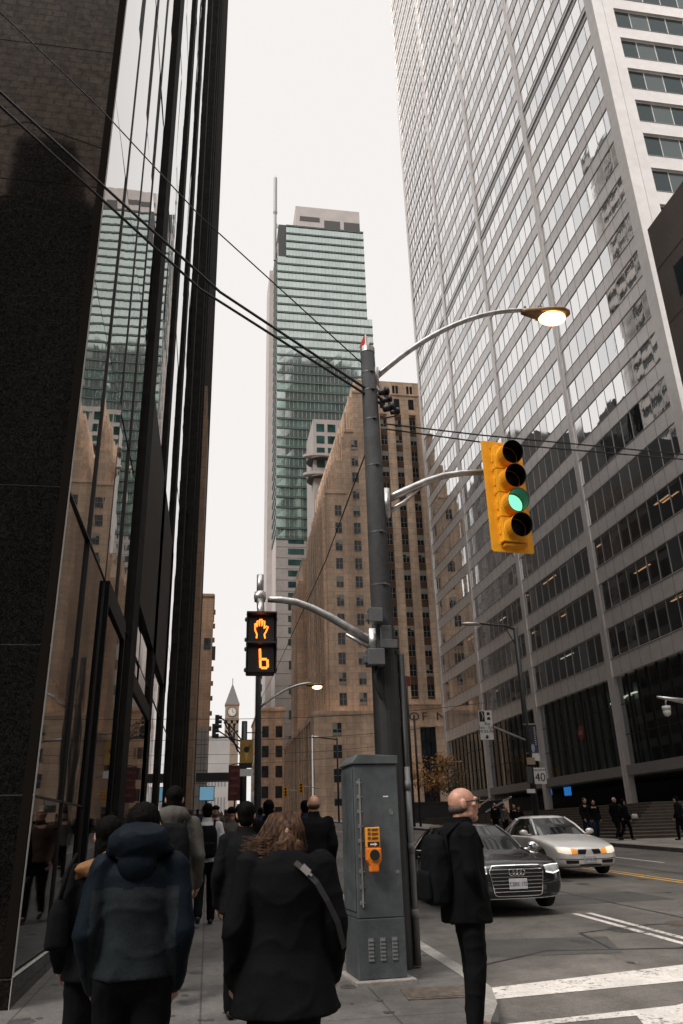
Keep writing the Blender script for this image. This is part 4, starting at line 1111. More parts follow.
# tall lobby glazing and canopy slab
for i in range(NB):
    b = MB(); n = 10; w = (BAY-.84)/n
    for c in range(n):
        y = YB[i]+.42+c*w
        b.quad((XR+.3,y,5.7),(XR+.3,y,12.5),(XR+.3,y+w,12.5),(XR+.3,y+w,5.7))
        b.box(XR+.22, y-.03, 5.7, XR+.40, y+.03, 12.5, 1)
    for zz in (8.0, 10.3): b.box(XR+.25, YB[i]+.42, zz-.03, XR+.36, YB[i+1]-.42, zz+.03, 1)
    b.build('lobby_glazing', [CLR, mat('dark_mullion', (.035,.033,.032), .4, metal=.5)], rt, world=True)
b = MB()
for i in range(NB): b.box(XR-.1, YB[i]+.42, 4.95, XR+1.2, YB[i+1]-.42, 5.7)
b.box(XR+1.9, Y0, 4.95, XEND, Y0+1.2, 5.7)
b.build('canopy_slab', mat('dull_steel', (.30,.28,.27), .45, metal=.3), rt, world=True)
b = MB(); b.box(XR+1.2, Y0+1.2, 4.9, XR+7, YEND-.5, 5.6); b.build('lobby_floor', mat('lobby_dark', (.05,.048,.046), .6), rt, world=True)
b = MB()
for i in range(NB):
    n = 12; w = (BAY-.9)/n
    for c in range(n):
        y = YB[i]+.45+c*w
        if i >= 1: b.box(XR+2.4, y, 5.75, XR+2.5, y+w*.45, 12.3)
b.build('lobby_blinds', mat('pale_blind', (.30,.43,.41), .7), rt, world=True)
b = MB(); b.box(XR+3, Y0+3, 5.75, XR+6.5, Y0+9, 11.0); b.build('lobby_panel', mat('tan_lobby_wall', (.30,.2,.12), .6), rt, world=True)
for i in range(2):
    for k in range(5):
        c = MB(); y = Y0+3+i*13+k*1.5; c.box(XR+2+k*.25, y, 11.4, XR+2.3+k*.25, y+.9, 11.45); c.build('ceiling_lamp', LAMP_C, rt, world=True)
for y in (Y0+2, Y0+22):
    c = MB(); c.box(XR+2.4, y, 5.75, XR+2.48, y+1.6, 6.0); c.build('ceiling_lamp', LAMP_C, rt, world=True)
# red round mark on the lobby glazing, lit blue panels under the canopy
c = MB(); pcen = at(581, 735, 64); yy_, zz_ = 67.5, 8.2
d_ = RM @ Vector((581-CX, -(733-CY), -FPX)); t_ = (XR+.2)/d_.x; pc = Vector((0,0,CAMH))+d_*t_
c.cyl(pc, .62, .06, 24, 0, 'x')
for a in (-.22, .0, .22): c.box(pc.x-.05, pc.y+a-.07, pc.z-.16, pc.x-.032, pc.y+a+.07, pc.z+.2, 1)
c.build('wall_mark', [mat('dull_red_enamel', (.20,.03,.02), .5), mat('pale_mark', (.35,.25,.2), .5)], rt, world=True)
BLUE = mat('blue_lit_panel', (.02,.12,.4), .4, emit=(.02,.16,.5), stre=.35)
for px in (548, 567):
    d_ = RM @ Vector((px-CX, -(790-CY), -FPX)); t_ = (XR+2.0)/d_.x; pc = Vector((0,0,CAMH))+d_*t_
    c = MB(); c.box(XR+2, pc.y-.7, pc.z-.5, XR+2.1, pc.y+.7, pc.z+.5); c.build('lit_panel', BLUE, rt, world=True)
# dark building closer at the right edge
db = thing('stone_building', 'dark brown stone building cut off by the right edge, in front of the steel tower', 'building', (34, 22, G(20)))
DSTONE = mat('dark_brown_stone', (.085,.066,.056), .7, var=[(.4,.15),(8,.15)], coords='World', bump=(10,.2,.02))
b = MB()
zt = 33.4
b.box(24, 12, .3, 50, 32.0, zt)
for k in range(8): b.box(23.985, 12, zt-3.0-k*3.6, 24, 32.0, zt-2.96-k*3.6, 1)
for y in (16, 20, 24, 28): b.box(23.985, y-.02, .3, 24, y+.02, zt, 1)
b.build('wall', [DSTONE, STEEL_D], db, world=True)
for k in range(7):
    for y in (13.5, 17.5, 21.5, 25.5, 29.0):
        c = MB(); zz = zt-5.8-k*3.6
        c.box(23.96, y, zz, 23.99, y+1.5, zz+1.9, 0); c.box(23.94, y-.05, zz-.05, 23.99, y, zz+1.95, 1); c.box(23.94, y+1.5, zz-.05, 23.99, y+1.55, zz+1.95, 1)
        c.build('window', [SGL, FRAME], db, world=True)
# ------------------------------------------------------------------ tan stepped bank building
LIME = mat('tan_limestone', (.80,.585,.425), .85, var=[(.12,.14),(1.2,.12),(.6,.26,(1,1,.05)),(14,.08)], coords='World', bump=(6,.15,.03))
def courses(m, h=1.1, w=2.2, dark=.80):
    N, L, p = nodes(m)
    g = N.new('ShaderNodeNewGeometry'); sp = N.new('ShaderNodeSeparateXYZ'); L.new(g.outputs['Position'], sp.inputs[0])
    ad = N.new('ShaderNodeMath'); ad.operation = 'ADD'; L.new(sp.outputs[0], ad.inputs[0]); L.new(sp.outputs[1], ad.inputs[1])
    cb_ = N.new('ShaderNodeCombineXYZ'); L.new(ad.outputs[0], cb_.inputs[0]); L.new(sp.outputs[2], cb_.inputs[1])
    bt_ = N.new('ShaderNodeTexBrick'); bt_.inputs['Scale'].default_value = 1; bt_.inputs['Brick Width'].default_value = w; bt_.inputs['Row Height'].default_value = h
    bt_.inputs['Mortar Size'].default_value = .035; bt_.inputs['Color1'].default_value = (.90,.90,.90,1); bt_.inputs['Color2'].default_value = (1.08,1.06,1.04,1); bt_.inputs['Mortar'].default_value = (dark*.85,dark*.85,dark*.85,1)
    L.new(cb_.outputs[0], bt_.inputs['Vector'])
    old = p.inputs['Base Color'].links[0].from_socket
    k = N.new('ShaderNodeMix'); k.data_type = 'RGBA'; k.blend_type = 'MULTIPLY'; k.inputs[0].default_value = 1
    L.new(old, k.inputs[6]); L.new(bt_.outputs['Color'], k.inputs[7]); L.new(k.outputs[2], p.inputs['Base Color'])
courses(LIME); courses(STONE_BROWN, .9, 1.8)
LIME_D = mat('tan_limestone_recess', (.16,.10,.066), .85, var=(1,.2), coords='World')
WEST_D = mat('dark_window_strip', (.07,.05,.04), .7, var=[(.4,.5,(1,1,6))], coords='World')  # dark strips between the west pilasters, mottled by noise
WDARK = mat('sash_glass', (.035,.042,.048), .06, spec=.6, var=(.7,.5), coords='World')
BLIND = mat('window_blind', (.42,.40,.36), .8)
SASH = mat('sash_frame', (.42,.38,.34), .6)
GB = G(130)
bank = thing('stepped_tower', 'tan limestone art deco tower with stepped shoulders behind the traffic pole', 'tower', (40, 150, GB))
YT = 130.0
TOPT = 84.9
xm, xa, xb = 25.1, 23.4, 19.4
b = MB()
b.box(xm, YT, GB-2, 62, 185, TOPT-3.2); b.box(xm+.6, YT+.6, TOPT-3.2, 62, 185, TOPT)
b.box(xm-.1, YT-.12, TOPT-3.5, 62, YT, TOPT-3.1); b.box(28.5, YT-.35, 76.9, 62, YT, 77.5)
b.box(xa, YT+.06, GB-2, xm, 172, 73.0); b.box(xa-.08, YT-.06, 72.6, xm, 172, 73.2)
b.box(xb, YT+.12, GB-2, xa, 158, 60.0); b.box(xb-.08, YT-.03, 59.6, xa, 158, 60.2)
b.box(21.2, YT+.09, 60, xa, 164, 66.5)
# shallow pilaster edges on the west faces
for (x, y1, zt, y0) in ((xb, 158, 59.2, 131), (xa, 172, 72, 159), (21.2, 164, 66, 131), (xa, 160, 72, 131), (xm, 185, 81, 173), (xm, 172, 81, 131)):
    y = y0
    while y < y1-1: b.box(x-.45, y, 20, x, y+1.3, zt); y += 3.0
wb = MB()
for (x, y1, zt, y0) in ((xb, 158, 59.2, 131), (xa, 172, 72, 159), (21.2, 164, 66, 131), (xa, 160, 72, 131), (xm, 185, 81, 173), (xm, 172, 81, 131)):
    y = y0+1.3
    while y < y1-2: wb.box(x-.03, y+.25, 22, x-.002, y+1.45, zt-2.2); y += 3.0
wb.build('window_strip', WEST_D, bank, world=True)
# front pilasters right of the pole
piers = [29.6, 32.55, 35.45, 38.35, 41.25, 44.15, 47.1, 50, 53, 56, 59]
for x in piers: b.box(x-.75, YT-.45, 21.5, x+.75, YT, 76.9)
b.box(28.3, YT-.30, GB-2, 62, YT, 17.5-.0) if False else None
b.build('wall', LIME, bank, world=True)
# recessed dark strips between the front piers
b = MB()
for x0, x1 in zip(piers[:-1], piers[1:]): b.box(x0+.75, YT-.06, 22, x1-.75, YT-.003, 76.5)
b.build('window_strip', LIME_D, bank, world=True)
def sash(variant):
    b = MB()
    b.box(-.62, -.02, 0, .62, .0, 2.0); b.box(-.66, -.05, -.06, .66, .0, 0, 2); b.box(-.62, -.045, .97, .62, -.02, 1.03, 2); b.box(-.03,-.04,0,.03,-.02,2.0,2)
    for q in (-1,1): b.box(q*.62-.03, -.045, 0, q*.62+.03, -.02, 2.0, 2)
    if variant == 1: b.box(-.60, -.028, 1.05, .60, -.022, 1.98, 1)
    if variant == 2: b.box(-.60, -.028, 1.5, -.05, -.022, 1.98, 1); b.box(.05,-.028,1.2,.60,-.022,1.98,1)
    if variant == 3: b.box(-.60, -.028, 1.05, -.05, -.022, 1.98, 1); b.box(-.6,-.028,.05,.6,-.022,.5,1)
    me = b.mesh('window')
    for m in (WDARK, BLIND, SASH): me.materials.append(m)
    return me
sashes = [sash(i) for i in range(4)]
q = random.Random(5)
fz = 3.42
wl = []
for x, zt in ((25.15, 71.0), (21.7, 58.2)):
    z = 21.0
    while z < zt-2: wl.append((x, YT-.02+(.06 if x < 25 else 0)+(.06 if x < 23 else 0), z)); z += fz
for x0, x1 in zip(piers[:5], piers[1:6]):
    z = 22.4
    while z < 74: wl.append(((x0+x1)/2, YT-.065, z)); z += fz
for n_, p in enumerate(wl[:100]):
    put(sashes[q.choice((0,0,1,2,3))], 'window', bank, p)
st = MB()
for p in wl[100:]:
    st.box(p[0]-.6, p[1]-.02, p[2], p[0]+.6, p[1], p[2]+2); 
for x in (31.1, 34, 36.9, 39.8, 42.7):
    st.box(x-.55, YT-.02, 78.3, x+.55, YT-.004, 80.6); st.box(x-.6, YT-.02, 74.0, x+.6, YT-.004, 76.4) if False else None
for x in (34, 36.9, 39.8, 42.7): 
    for w in (-.35,.35): st.box(x+w-.25, YT+.58, 82.1, x+w+.25, YT+.597, 84.0)
for x in [34, 39.8, 45.6]: pass
w_ = st.build('window', WDARK, bank, world=True); w_['kind'] = 'stuff'
# tall openings at the base and the carved frieze
b = MB()
for x in (30.6, 35.9, 41.2, 46.5): b.box(x-1.25, YT-.03, GB, x+1.25, YT-.004, 17.3); 
b.build('tall_window', WDARK, bank, world=True)
b = MB()
for x in (30.6, 35.9, 41.2, 46.5):
    for zz in (6.8, 9.4, 12, 14.6): b.box(x-1.25, YT-.07, zz-.06, x+1.25, YT-.03, zz+.06)
    for dx in (-1.25, -.42, .42, 1.25): b.box(x+dx-.05, YT-.08, GB, x+dx+.05, YT-.03, 17.3)
b.build('window_bars', FRAME, bank, world=True)
b = MB(); b.box(27, YT-.5, 21.0, 62, YT, 21.5); b.box(27, YT-.25, 17.4, 62, YT, 17.8); b.build('cornice', LIME, bank, world=True)
for ch_, x_ in (('K', 30.9), ('O', 33.7), ('F', 35.5), ('N', 38.4)): text('letter', ch_, 1.9, LIME_D, bank, (x_, YT-.02, 19.0), (pi/2, 0, 0), .05, sx=1.25)
# low wing at the left of the tower, and the podium in front
wing = thing('bank_wing', 'narrow tan stone wing rising left of the stepped tower', 'building', (21, 170, G(165)))
b = MB(); b.box(18.2, 165.5, 0, 23.2, 182, 53.6); b.box(19.2, 165, 0, 23.2, 180, 59.0); b.box(19.1, 164.9, 58.4, 23.2, 180, 58.9)
for y in (166, 169, 172, 175, 178): b.box(17.9, y, 5, 18.2, y+1.2, 53)
b.build('wall', LIME, wing, world=True)
for k in range(11): put(sashes[k % 4], 'window', wing, (21.3, 164.97, 20+k*3.42))
pod = thing('bank_podium', 'low flat roofed tan stone block at the foot of the stepped tower', 'building', (20, 150, G(126)))
b = MB(); b.box(16.6, 126.2, 0, 28, 180, 19.1); b.box(16.2, 126, 0, 18.2, 131, 19.4); b.box(16.1, 125.9, 18.9, 28, 126.2, 19.5); b.box(18.2, 126, 0, 28, 126.2, 18.9)
y = 133
while y < 178: b.box(16.2, y, 2, 16.6, y+1.6, 18.5); y += 3.6
b.box(16.15, 131, 18.5, 16.6, 180, 19.4)
b.build('wall', LIME, pod, world=True)
b = MB()
y = 134.6
while y < 176: b.box(16.57, y+.35, 6, 16.597, y+1.6, 16.5); y += 3.6
b.box(16.17, 127.5, 5, 16.197, 129.2, 16)
b.build('tall_window', WDARK, pod, world=True)
for zz in (5.2, 8.6, 12.2, 15.6): put(sashes[int(zz) % 4], 'window', pod, (19.9, 125.98, zz)).scale = (1.15,1,1)
# ------------------------------------------------------------------ pale green glass tower with mast
gt = thing('glass_skyscraper', 'tall pale green glass skyscraper with dark floor lines and a thin mast', 'skyscraper', (34, 246, G(230)))
YG = 230.0
GG = mat('green_tower_glass', (.52,.585,.555), .08, metal=.9, var=[(.25,.10)], coords='World', bump=(.12,.05,.5))
GG2 = mat('green_glass_dark_reflection', (.34,.455,.41), .08, metal=.8, var=[(.22,.35)], coords='World', bump=(.2,.05,.3))  # same glass, reflection of other buildings put into a darker, greener colour
GEDGE = mat('dark_green_floor_edge', (.085,.115,.108), .5)
GSTONE = mat('grey_pink_granite', (.29,.262,.25), .7, var=[(.3,.1),(3,.1)], coords='World')
WSTONE = mat('pale_tower_stone', (.40,.36,.345), .7, var=[(.3,.08)], coords='World')
x0g, x1g = 18.2, 51.0
b = MB(); b.box(x0g+.3, YG+.3, 0, x1g-.3, 258, 215); b.build('core_wall', MATS['tower_core'], gt, world=True)
fl = 3.62
z = 88.0; k = 0; nb = 0
stuffb = MB()
while z < 214:
    top = z+fl-.55
    xr = 52.8 if z < 172 else x1g
    xl = x0g if z < 198 else 21.4
    m_ = GG if z > 150 or k % 9 == 8 else (GG2 if k % 2 or z < 120 else GG)
    b = MB(); n = 12; w = (xr-xl)/n
    for i in range(n): b.quad((xl+i*w, YG+q.random()*.05, z), (xl+(i+1)*w, YG+q.random()*.05, z), (xl+(i+1)*w, YG+q.random()*.05, top), (xl+i*w, YG+q.random()*.05, top))
    for i in range(n*2+1): b.box(xl+i*w/2-.05, YG-.05, z, xl+i*w/2+.05, YG+.0, top, 1)
    b.build('window_band', [GG if z > 150 else m_, mat('pale_green_mullion', (.30,.36,.34), .4)], gt, world=True)
    z += fl; k += 1
b = MB(); z = 88.0
while z < 215:
    xr = 52.8 if z < 172 else x1g; xl = x0g if z < 198 else 21.4
    b.box(xl-.1, YG-.32, z-.55, xr+.1, YG+.3, z-.04); b.box(xl-.1, YG-.38, z-.10, xr+.1, YG-.1, z-.02, 1); z += fl
b.build('floor_edges', [GEDGE, GEDGE], gt, world=True)
# west side: pale stone frame with louvres
b = MB(); b.box(16.4, 246, 0, x0g+.3, 262, 206); b.box(x0g-.05, YG+.3, 0, x0g+.3, 246, 206); b.box(52.4, YG+.4, 0, 52.8, 256, 172)
b.build('side_wall', WSTONE, gt, world=True)
b = MB(); z = 90
while z < 205: b.box(x0g-.35, YG+.6, z-.7, x0g-.05, 245, z+1.0); z += fl
b.build('side_louvre', GEDGE, gt, world=True)
b = MB(); b.box(25.2, YG+2, 213, 50.3, 252, 226.5); b.box(21.4, YG+1.0, 213, 51, 252, 215.6); b.build('penthouse', WSTONE, gt, world=True)
b = MB(); b.box(36.3, YG+1.9, 216.6, 42.5, YG+1.98, 220.6); b.box(44, YG+1.9, 216.6, 50.2, YG+1.98, 220.6); b.box(26.8, YG+1.85, 219.5, 34.5, YG+1.98, 221.6)
b.build('plant_louvre', STEEL_D, gt, world=True)
b = MB(); b.tube([(17.4, 233, 200), (17.4, 233, 222), (17.4,233,223.2)], [.55,.55,.9], 10); b.tube([(17.4, 233, 223.2), (17.4, 233, 240.5), (17.4, 233, 242)], [.7,.7,.1], 10); b.tube([(17.6,233,216),(21.4,232,213.8)], .25, 6); b.tube([(17.4,233,219),(19.5,232.5,213)], .25, 6)
b.build('mast', mat('mast_grey', (.30,.30,.30), .5), gt, world=True)
# stone storeys at the bottom
b = MB(); b.box(x0g, YG-.15, 0, 40, YG+.3, 87.4)
b.build('stone_base', GSTONE, gt, world=True)
b = MB(); z = 24.0
while z < 86: 
    b.box(x0g, YG-.18, z+2.95, 40, YG-.15, z+3.05); z += 3.62
b.build('stone_joints', STEEL_D, gt, world=True)
z = 24.0; k = 0
while z < 86:
    for (xa_, xb_) in ((22.0, 27.0), (29.0, 33.0)):
        if z < 52: xa_, xb_ = (22.2, 26.6) if xa_ == 22.0 else (28.6, 32.4)
        c = MB(); c.box(xa_, YG-.22, z+.6, xb_, YG-.15, z+(2.5 if z > 52 else 3.2)); 
        c.build('window', [mat('deep_green_pane', (.022,.055,.052), .1, spec=.6, var=(.2,.6), coords='World')], gt, world=True)
    z += 3.62 if z > 52 else 7.24
# block with curved balconies
cb = thing('balcony_block', 'grey stone block with curved white balconies wedged before the green skyscraper', 'building', (31, 212, G(205)))
b = MB(); b.box(27.2, 205, 0, 45, 222, 117.4); b.build('wall', GSTONE, cb, world=True)
for k in range(4):
    for x in (28.2, 31.6, 35.0):
        c = MB(); z = 113.2-k*4.0; c.box(x, 204.94, z, x+2.4, 204.99, z+2.6); c.build('window', MATS['deep_green_pane'], cb, world=True)
for zc in (104.6, 98.6):
    R_ = []
    for (rr, zz) in ((.80,-.6),(1,-.2),(1,.55),(.97,.6)):
        R_.append([(29.7+5.6*rr*cos(a), 205.2+2.0*rr*sin(a)*(1 if sin(a)<0 else .3), zc+zz) for a in [2*pi*i/24 for i in range(24)]])
    c = MB(); c.rings(R_); c.build('balcony', GSTONE, cb, world=True)
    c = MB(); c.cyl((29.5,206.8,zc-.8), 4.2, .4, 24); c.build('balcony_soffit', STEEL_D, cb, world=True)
# smaller buildings down the street
def simple(name, label, cat, x0, x1, y0, y1, zt, m, wm=None, wz=(3.5,1.8), wx=(3.0,1.4), faces='s', base=0, extra=None, top=True, smax=99):
    r = thing(name, label, cat, ((x0+x1)/2, (y0+y1)/2, G(y0)))
    b = MB(); b.box(x0, y0, base-1, x1, y1, zt)
    if top: b.box(x0-.25, y0-.25, zt-.9, x1+.25, y1, zt-.3)
    b.build('wall', m, r, world=True)
    if wm:
        cnt = 0
        z = base+wz[0]
        while z+wz[1] < zt-1.2:
            if 's' in faces:
                x = x0+.8
                while x+wx[1] < x1-.3 and cnt < smax:
                    c = MB(); c.box(x, y0-.05, z, x+wx[1], y0-.01, z+wz[1]); c.build('window', wm, r, world=True); x += wx[0]; cnt += 1
            for fc, X in (('w', x0-.05), ('e', x1+.01)):
                if fc in faces:
                    y = y0+1
                    while y+wx[1] < y1-.5 and cnt < smax:
                        c = MB(); c.box(X, y, z, X+.04, y+wx[1], z+wz[1]); c.build('window', wm, r, world=True); y += wx[0]; cnt += 1
            z += wz[0]
    return r
simple('stone_block', 'low tan stone building in the gap before the green skyscraper', 'building', 11.2, 17.2, 190, 222, 29.5, LIME, WDARK, (4.5,2.6), (3.2,1.6), 'sw')
simple('apartment_slab', 'pale narrow slab with a column of dark windows far behind the walk signal', 'building', 18.2, 23.2, 320, 340, 72, WSTONE, WDARK, (5.0,2.8), (2.4,1.6), 's', smax=30)
ft = simple('brown_tower', 'brown brick tower with little balconies beyond the dark glass tower', 'tower', -26, -.45, 220, 250, 66.3, STONE_BROWN, None)
for k in range(9):
    c = MB(); z = 28+k*4.1; c.box(-.45, 221, z, .15, 223, z+1.0); c.build('balcony', STONE_BROWN, ft, world=True)
c = MB(); c.box(-2.8, 219.9, 50, -.9, 219.97, 53.2); c.build('window', WDARK, ft, world=True)
c = MB(); c.box(-.44, 220.5, 47.5, .5, 223, 51.0); c.build('ledge_box', STEEL_D, ft, world=True)
pb = simple('tiled_block', 'low pale tiled building between the dark tower and the clock tower', 'building', -20, -.65, 200, 216, 26.0, mat('pale_tile', (.42,.40,.38), .6, var=(.3,.1), coords='World'), None, top=False)
c = MB()
for zz in range(4, 26, 3): c.box(-20, 199.97, zz, -.65, 199.995, zz+.12)
for xx in (-2.2,-1.4): c.box(xx, 199.97, 2, xx+.08, 199.995, 26)
c.build('tile_joints', STEEL_D, pb, world=True)
simple('pale_hall', 'wide pale building with a ribbed front below the clock tower', 'building', -14, 10.0, 420, 450, 49, mat('pale_concrete', (.30,.285,.275), .8, var=(.1,.1), coords='World'), mat('grey_pane', (.16,.16,.165), .3), (12,7), (1.6,.8), 's', smax=30)
# clock tower
ct = thing('clock_tower', 'slender stone clock tower with a grey pyramid spire far up the street', 'clock tower', (14.3, 565, G(560)))
CST = mat('clock_tower_stone', (.20,.145,.105), .85, var=(.2,.15), coords='World')
SPIRE = mat('slate_spire', (.10,.095,.10), .7)
x0, x1 = 9.6, 19.0; xc = (x0+x1)/2; yc = 560+(x1-x0)/2
b = MB(); b.box(x0, 560, 0, x1, 560+x1-x0, 60); b.box(x0-.3, 559.7, 59, x1+.3, 560+x1-x0, 60)
for x in (x0, x1-1.7):
    b.box(x, 560, 60, x+1.7, 562, 76); b.box(x, 567.4, 60, x+1.7, 569.4, 76)
b.box(xc-.8, 560, 60, xc+.8, 561, 76); b.box(x0, 560, 73, x1, 569.4, 86.5); b.box(x0, 560, 67, x1, 561, 68.2); b.box(x0-.4, 559.6, 85.7, x1+.4, 569.8, 86.7); b.box(x0-.3,559.7,75.2,x1+.3,569.6,75.9)
b.box(x0+2, 563, 60, x1-2, 567, 74, 1)
b.build('shaft', [CST, STEEL_D], ct, world=True)
b = MB(); b._add([(x0-.2,559.8,86.7),(x1+.2,559.8,86.7),(x1+.2,569.6,86.7),(x0-.2,569.6,86.7),(xc,yc,101.5)], [(0,1,4),(1,2,4),(2,3,4),(3,0,4),(3,2,1,0)])
b.tube([(xc,yc,100),(xc,yc,105)], .25, 6); b.build('spire', SPIRE, ct, world=True)
b = MB(); b.cyl((xc, 559.85, 80.8), 3.3, .3, 28, 0, 'y'); b.cyl((xc,559.68,80.8), 2.85, .06, 28, 1, 'y')
for a in range(12): b.cbox((xc+2.3*sin(a*pi/6), 559.62, 80.8+2.3*cos(a*pi/6)), (.28,.06,.6), 0, Matrix.Rotation(a*pi/6, 3, 'Y'))
b.cbox((xc+.05, 559.58, 81.7), (.3,.06,1.9), 0); b.cbox((xc+.6, 559.58, 80.6), (1.5,.06,.35), 0)
b.build('clock_face', [mat('clock_dark', (.03,.028,.026), .6), mat('clock_pale', (.50,.47,.42), .6)], ct, world=True)
# buildings mirrored in the glass or added to shade the street (west side of the street and behind the viewer)
WHT = mat('white_marble', (.58,.55,.53), .6, coords='World')
fcp = thing('white_tower', 'white banded office tower on the west side, hidden behind the dark tower', 'tower', (-62, 140, G(112)))
b = MB(); b.box(-90, 100, 0, -30, 142, 165)
b.build('wall', mat('dark_office_glass', (.09,.10,.105), .1), fcp, world=True)
b = MB()
for k in range(39): b.box(-30, 100, 8+k*4, -29.6, 142, 10.0+k*4)
for y in (100, 114, 127, 140.6): b.box(-30, y, 0, -29.4, y+1.4, 165)
b.build('stone_bands', WHT, fcp, world=True)
GLZ = mat('blue_grey_office_glass', (.035,.04,.045), .15, var=(.1,.4), coords='World', metal=.3)
for (nm, lb, x0, x1, y0, y1, zt, m) in (
    ('corner_block', 'brown office block next beyond the dark glass tower on the west side', -30, -5.5, 107, 128, 62, mat('sooty_stone', (.075,.077,.08), .85)),
    ('grey_office_block', 'grey gridded office block farther along the west side of the street', -40, -6, 160, 199, 92, mat('grey_office_stone', (.19,.19,.185), .8)),
    ('dark_slab_tower', 'black steel slab tower behind the west side blocks', -60, -30, 148, 172, 96, mat('black_tower_steel', (.02,.02,.022), .4))):
    r = thing(nm, lb, 'building', ((x0+x1)/2, (y0+y1)/2, G(y0)))
    b = MB(); b.box(x0, y0, 0, x1, y1, zt); b.build('wall', m, r, world=True)
    b = MB()
    z = 6
    while z < zt-4:
        y = y0+1
        while y < y1-2: b.box(x1, y, z, x1+.04, y+2.5, z+2.7); y += 3.2
        z += 4
    w_ = b.build('window', GLZ, r, world=True); w_['kind'] = 'stuff'
for (nm, lb, bx, m) in (
    ('stepped_block', 'dark stepped tower across the side street, behind the viewer', [(-46,-70,-14,-44,58),(-21,-69.5,-15.5,-44.2,66),(-34,-69,-26,-46,62)], mat('dark_masonry', (.06,.055,.05), .8)),
    ('south_shade_block', 'unseen dark block south of the crossing, sized to shade the street', [(-60,-42,-3,-14,30)], mat('dark_masonry', (.06,.055,.05), .8)),  # unseen; height set to block sky and sun at the crossing
    ('south_east_shade_block', 'unseen grey block behind the viewer, added to shade the street', [(19,-80,60,-14,52)], mat('grey_office_stone', (.19,.19,.185), .8)),  # unseen; added to keep skylight off the near street
    ('south_street_tower', 'brown tower closing the street far behind the viewer', [(-8,-190,22,-160,40)], STONE_BROWN)):
    r = thing(nm, lb, 'building', (bx[0][0], bx[0][1], G(bx[0][1])))
    b = MB()
    for (xa_, ya_, xb_, yb_, z_) in bx: b.box(xa_, ya_, -6, xb_, yb_, z_)
    b.build('wall', m, r, world=True)
# ------------------------------------------------------------------ main traffic pole and what hangs on it
YP = 9.12
PX = 2.05
POLE = mat('dark_tarred_concrete', (.024,.025,.027), .8, var=[(5,.35),(60,.45)], bump=(70,.5,.01))
LENS_OFF = mat('dark_lens', (.010,.006,.006), .35, spec=.2)
SIG = mat('signal_yellow', (.80,.36,.012), .42, var=[(5,.12),(40,.08),(7,.14,(1,1,.15))])
SIG_D = mat('signal_visor_yellow', (.62,.25,.008), .5, var=(6,.12))
VIS = mat('visor_black', (.005,.005,.005), .8, spec=.1)
def utility_pole(label, x, y, group=None, full=True):
    r = thing('utility_pole', label, 'pole', (x, y, G(y)), 0, group)
    b = MB(); b.tube([(0,0,-.3),(0,0,1.5),(-.02,0,4.4),(-.045,0,7.60)], [.15,.146,.130,.100], 20)
    b.build('shaft', POLE, r, smooth=True)
    b = MB(); b.tube([(-.045,0,7.60),(-.045,0,7.68)], [.104,.104], 20); b.build('cap', GALV, r)
    if full:
        b = MB()
        b.tube([(-.01,0,-.2),(-.015,0,3.35)], .158, 24)
        for k in range(8): b.cyl(((.155)*cos(k*pi/4), .155*sin(k*pi/4), 3.3), .012, .05, 6)
        b.build('base_sleeve', mat('sleeve_black', (.009,.0095,.010), .6, var=(6,.3)), r, smooth=False)
        for z in (7.25, 6.96, 6.5, 5.8, 4.85, 4.15):
            b = MB(); rr_ = .103+.0095*(7.6-z); xx_ = -.045+.008*(7.6-z)
            b.tube([(xx_,0,z),(xx_,0,z+.018)], rr_, 20); b.cbox((xx_+.02,-rr_-.006,z+.009), (.05,.02,.024))
            b.build('band', DARK_GALV, r)
    return r
pole = utility_pole('dark round concrete traffic pole standing behind the grey cabinet', PX, YP)
# luminaire arm and lamp
def lamp_arm(pole, lit=5.0, z0=7.22, reach=2.48, rise=1.36, parent=None, name='lamp_arm'):
    r = pole
    b = MB()
    pts = []; n = 14
    for i in range(n+1):
        t = i/n
        pts.append((.06+reach*t, 0, z0+rise*(1-(1-t)**1.9)))
    b.tube(pts, [.045-.014*i/n for i in range(n+1)], 10)
    b.cbox((.04,0,z0), (.10,.12,.26)); b.cbox((.04,0,z0-.2), (.06,.10,.1))
    b.build(name, GALV, r, smooth=True)
lamp_arm(pole)
LAMPON = mat('sodium_lens', (1,.8,.5), .3, emit=(1,.46,.15), stre=3.5)
LAMPH = mat('lamp_housing', (.22,.13,.06), .45, metal=.4, var=(9,.2))
def cobra_lamp(label, pos, group=None, e=1.0):
    r = thing('street_lamp', label, 'street lamp', pos, 0, group)
    b = MB(); R = []
    for t, w, h, dz in ((0,.055,.05,.0),(.08,.075,.075,0),(.25,.12,.10,-.005),(.45,.165,.11,-.0),(.62,.16,.09,.012),(.73,.10,.05,.02),(.77,.03,.02,.02)):
        R.append([(t, w*cos(a), dz+(h*.62 if sin(a) > 0 else h)*sin(a)*.9) for a in [2*pi*k/16 for k in range(16)]])
    b.rings(R); hs = b.build('housing', LAMPH, r, smooth=True)
    b = MB(); b.ell((.47,0,-.075), (.215,.145,.105), n=12, m=20); b.build('lens', LAMPON, r, smooth=True)
    b = MB(); b.cyl((.30,0,.085), .035, .06, 10); b.cyl((.06,0,.07), .018, .05, 8); b.build('photocell', DARK_GALV, r)
    b = MB(); R = []
    for t, w in ((.26,.135),(.47,.172),(.66,.15)): R.append([(t, w*cos(a), -.045+.012*sin(a)) for a in [2*pi*k/16 for k in range(16)]])
    b.rings(R); b.build('rim', LAMPH, r)
    return r
lp = at(523, 311, YP)
cobra_lamp('lit sodium street lamp on the curved arm at the top of the traffic pole', (lp.x-.02, YP, lp.z-.01))
b = MB(); b.cbox((0,0,.06), (.08,.05,.12)); b.cyl((0,0,.0), .05, .05, 10)
rm = b.build('pole_flag', [mat('red_plastic', (.50,.03,.02), .5)]); 
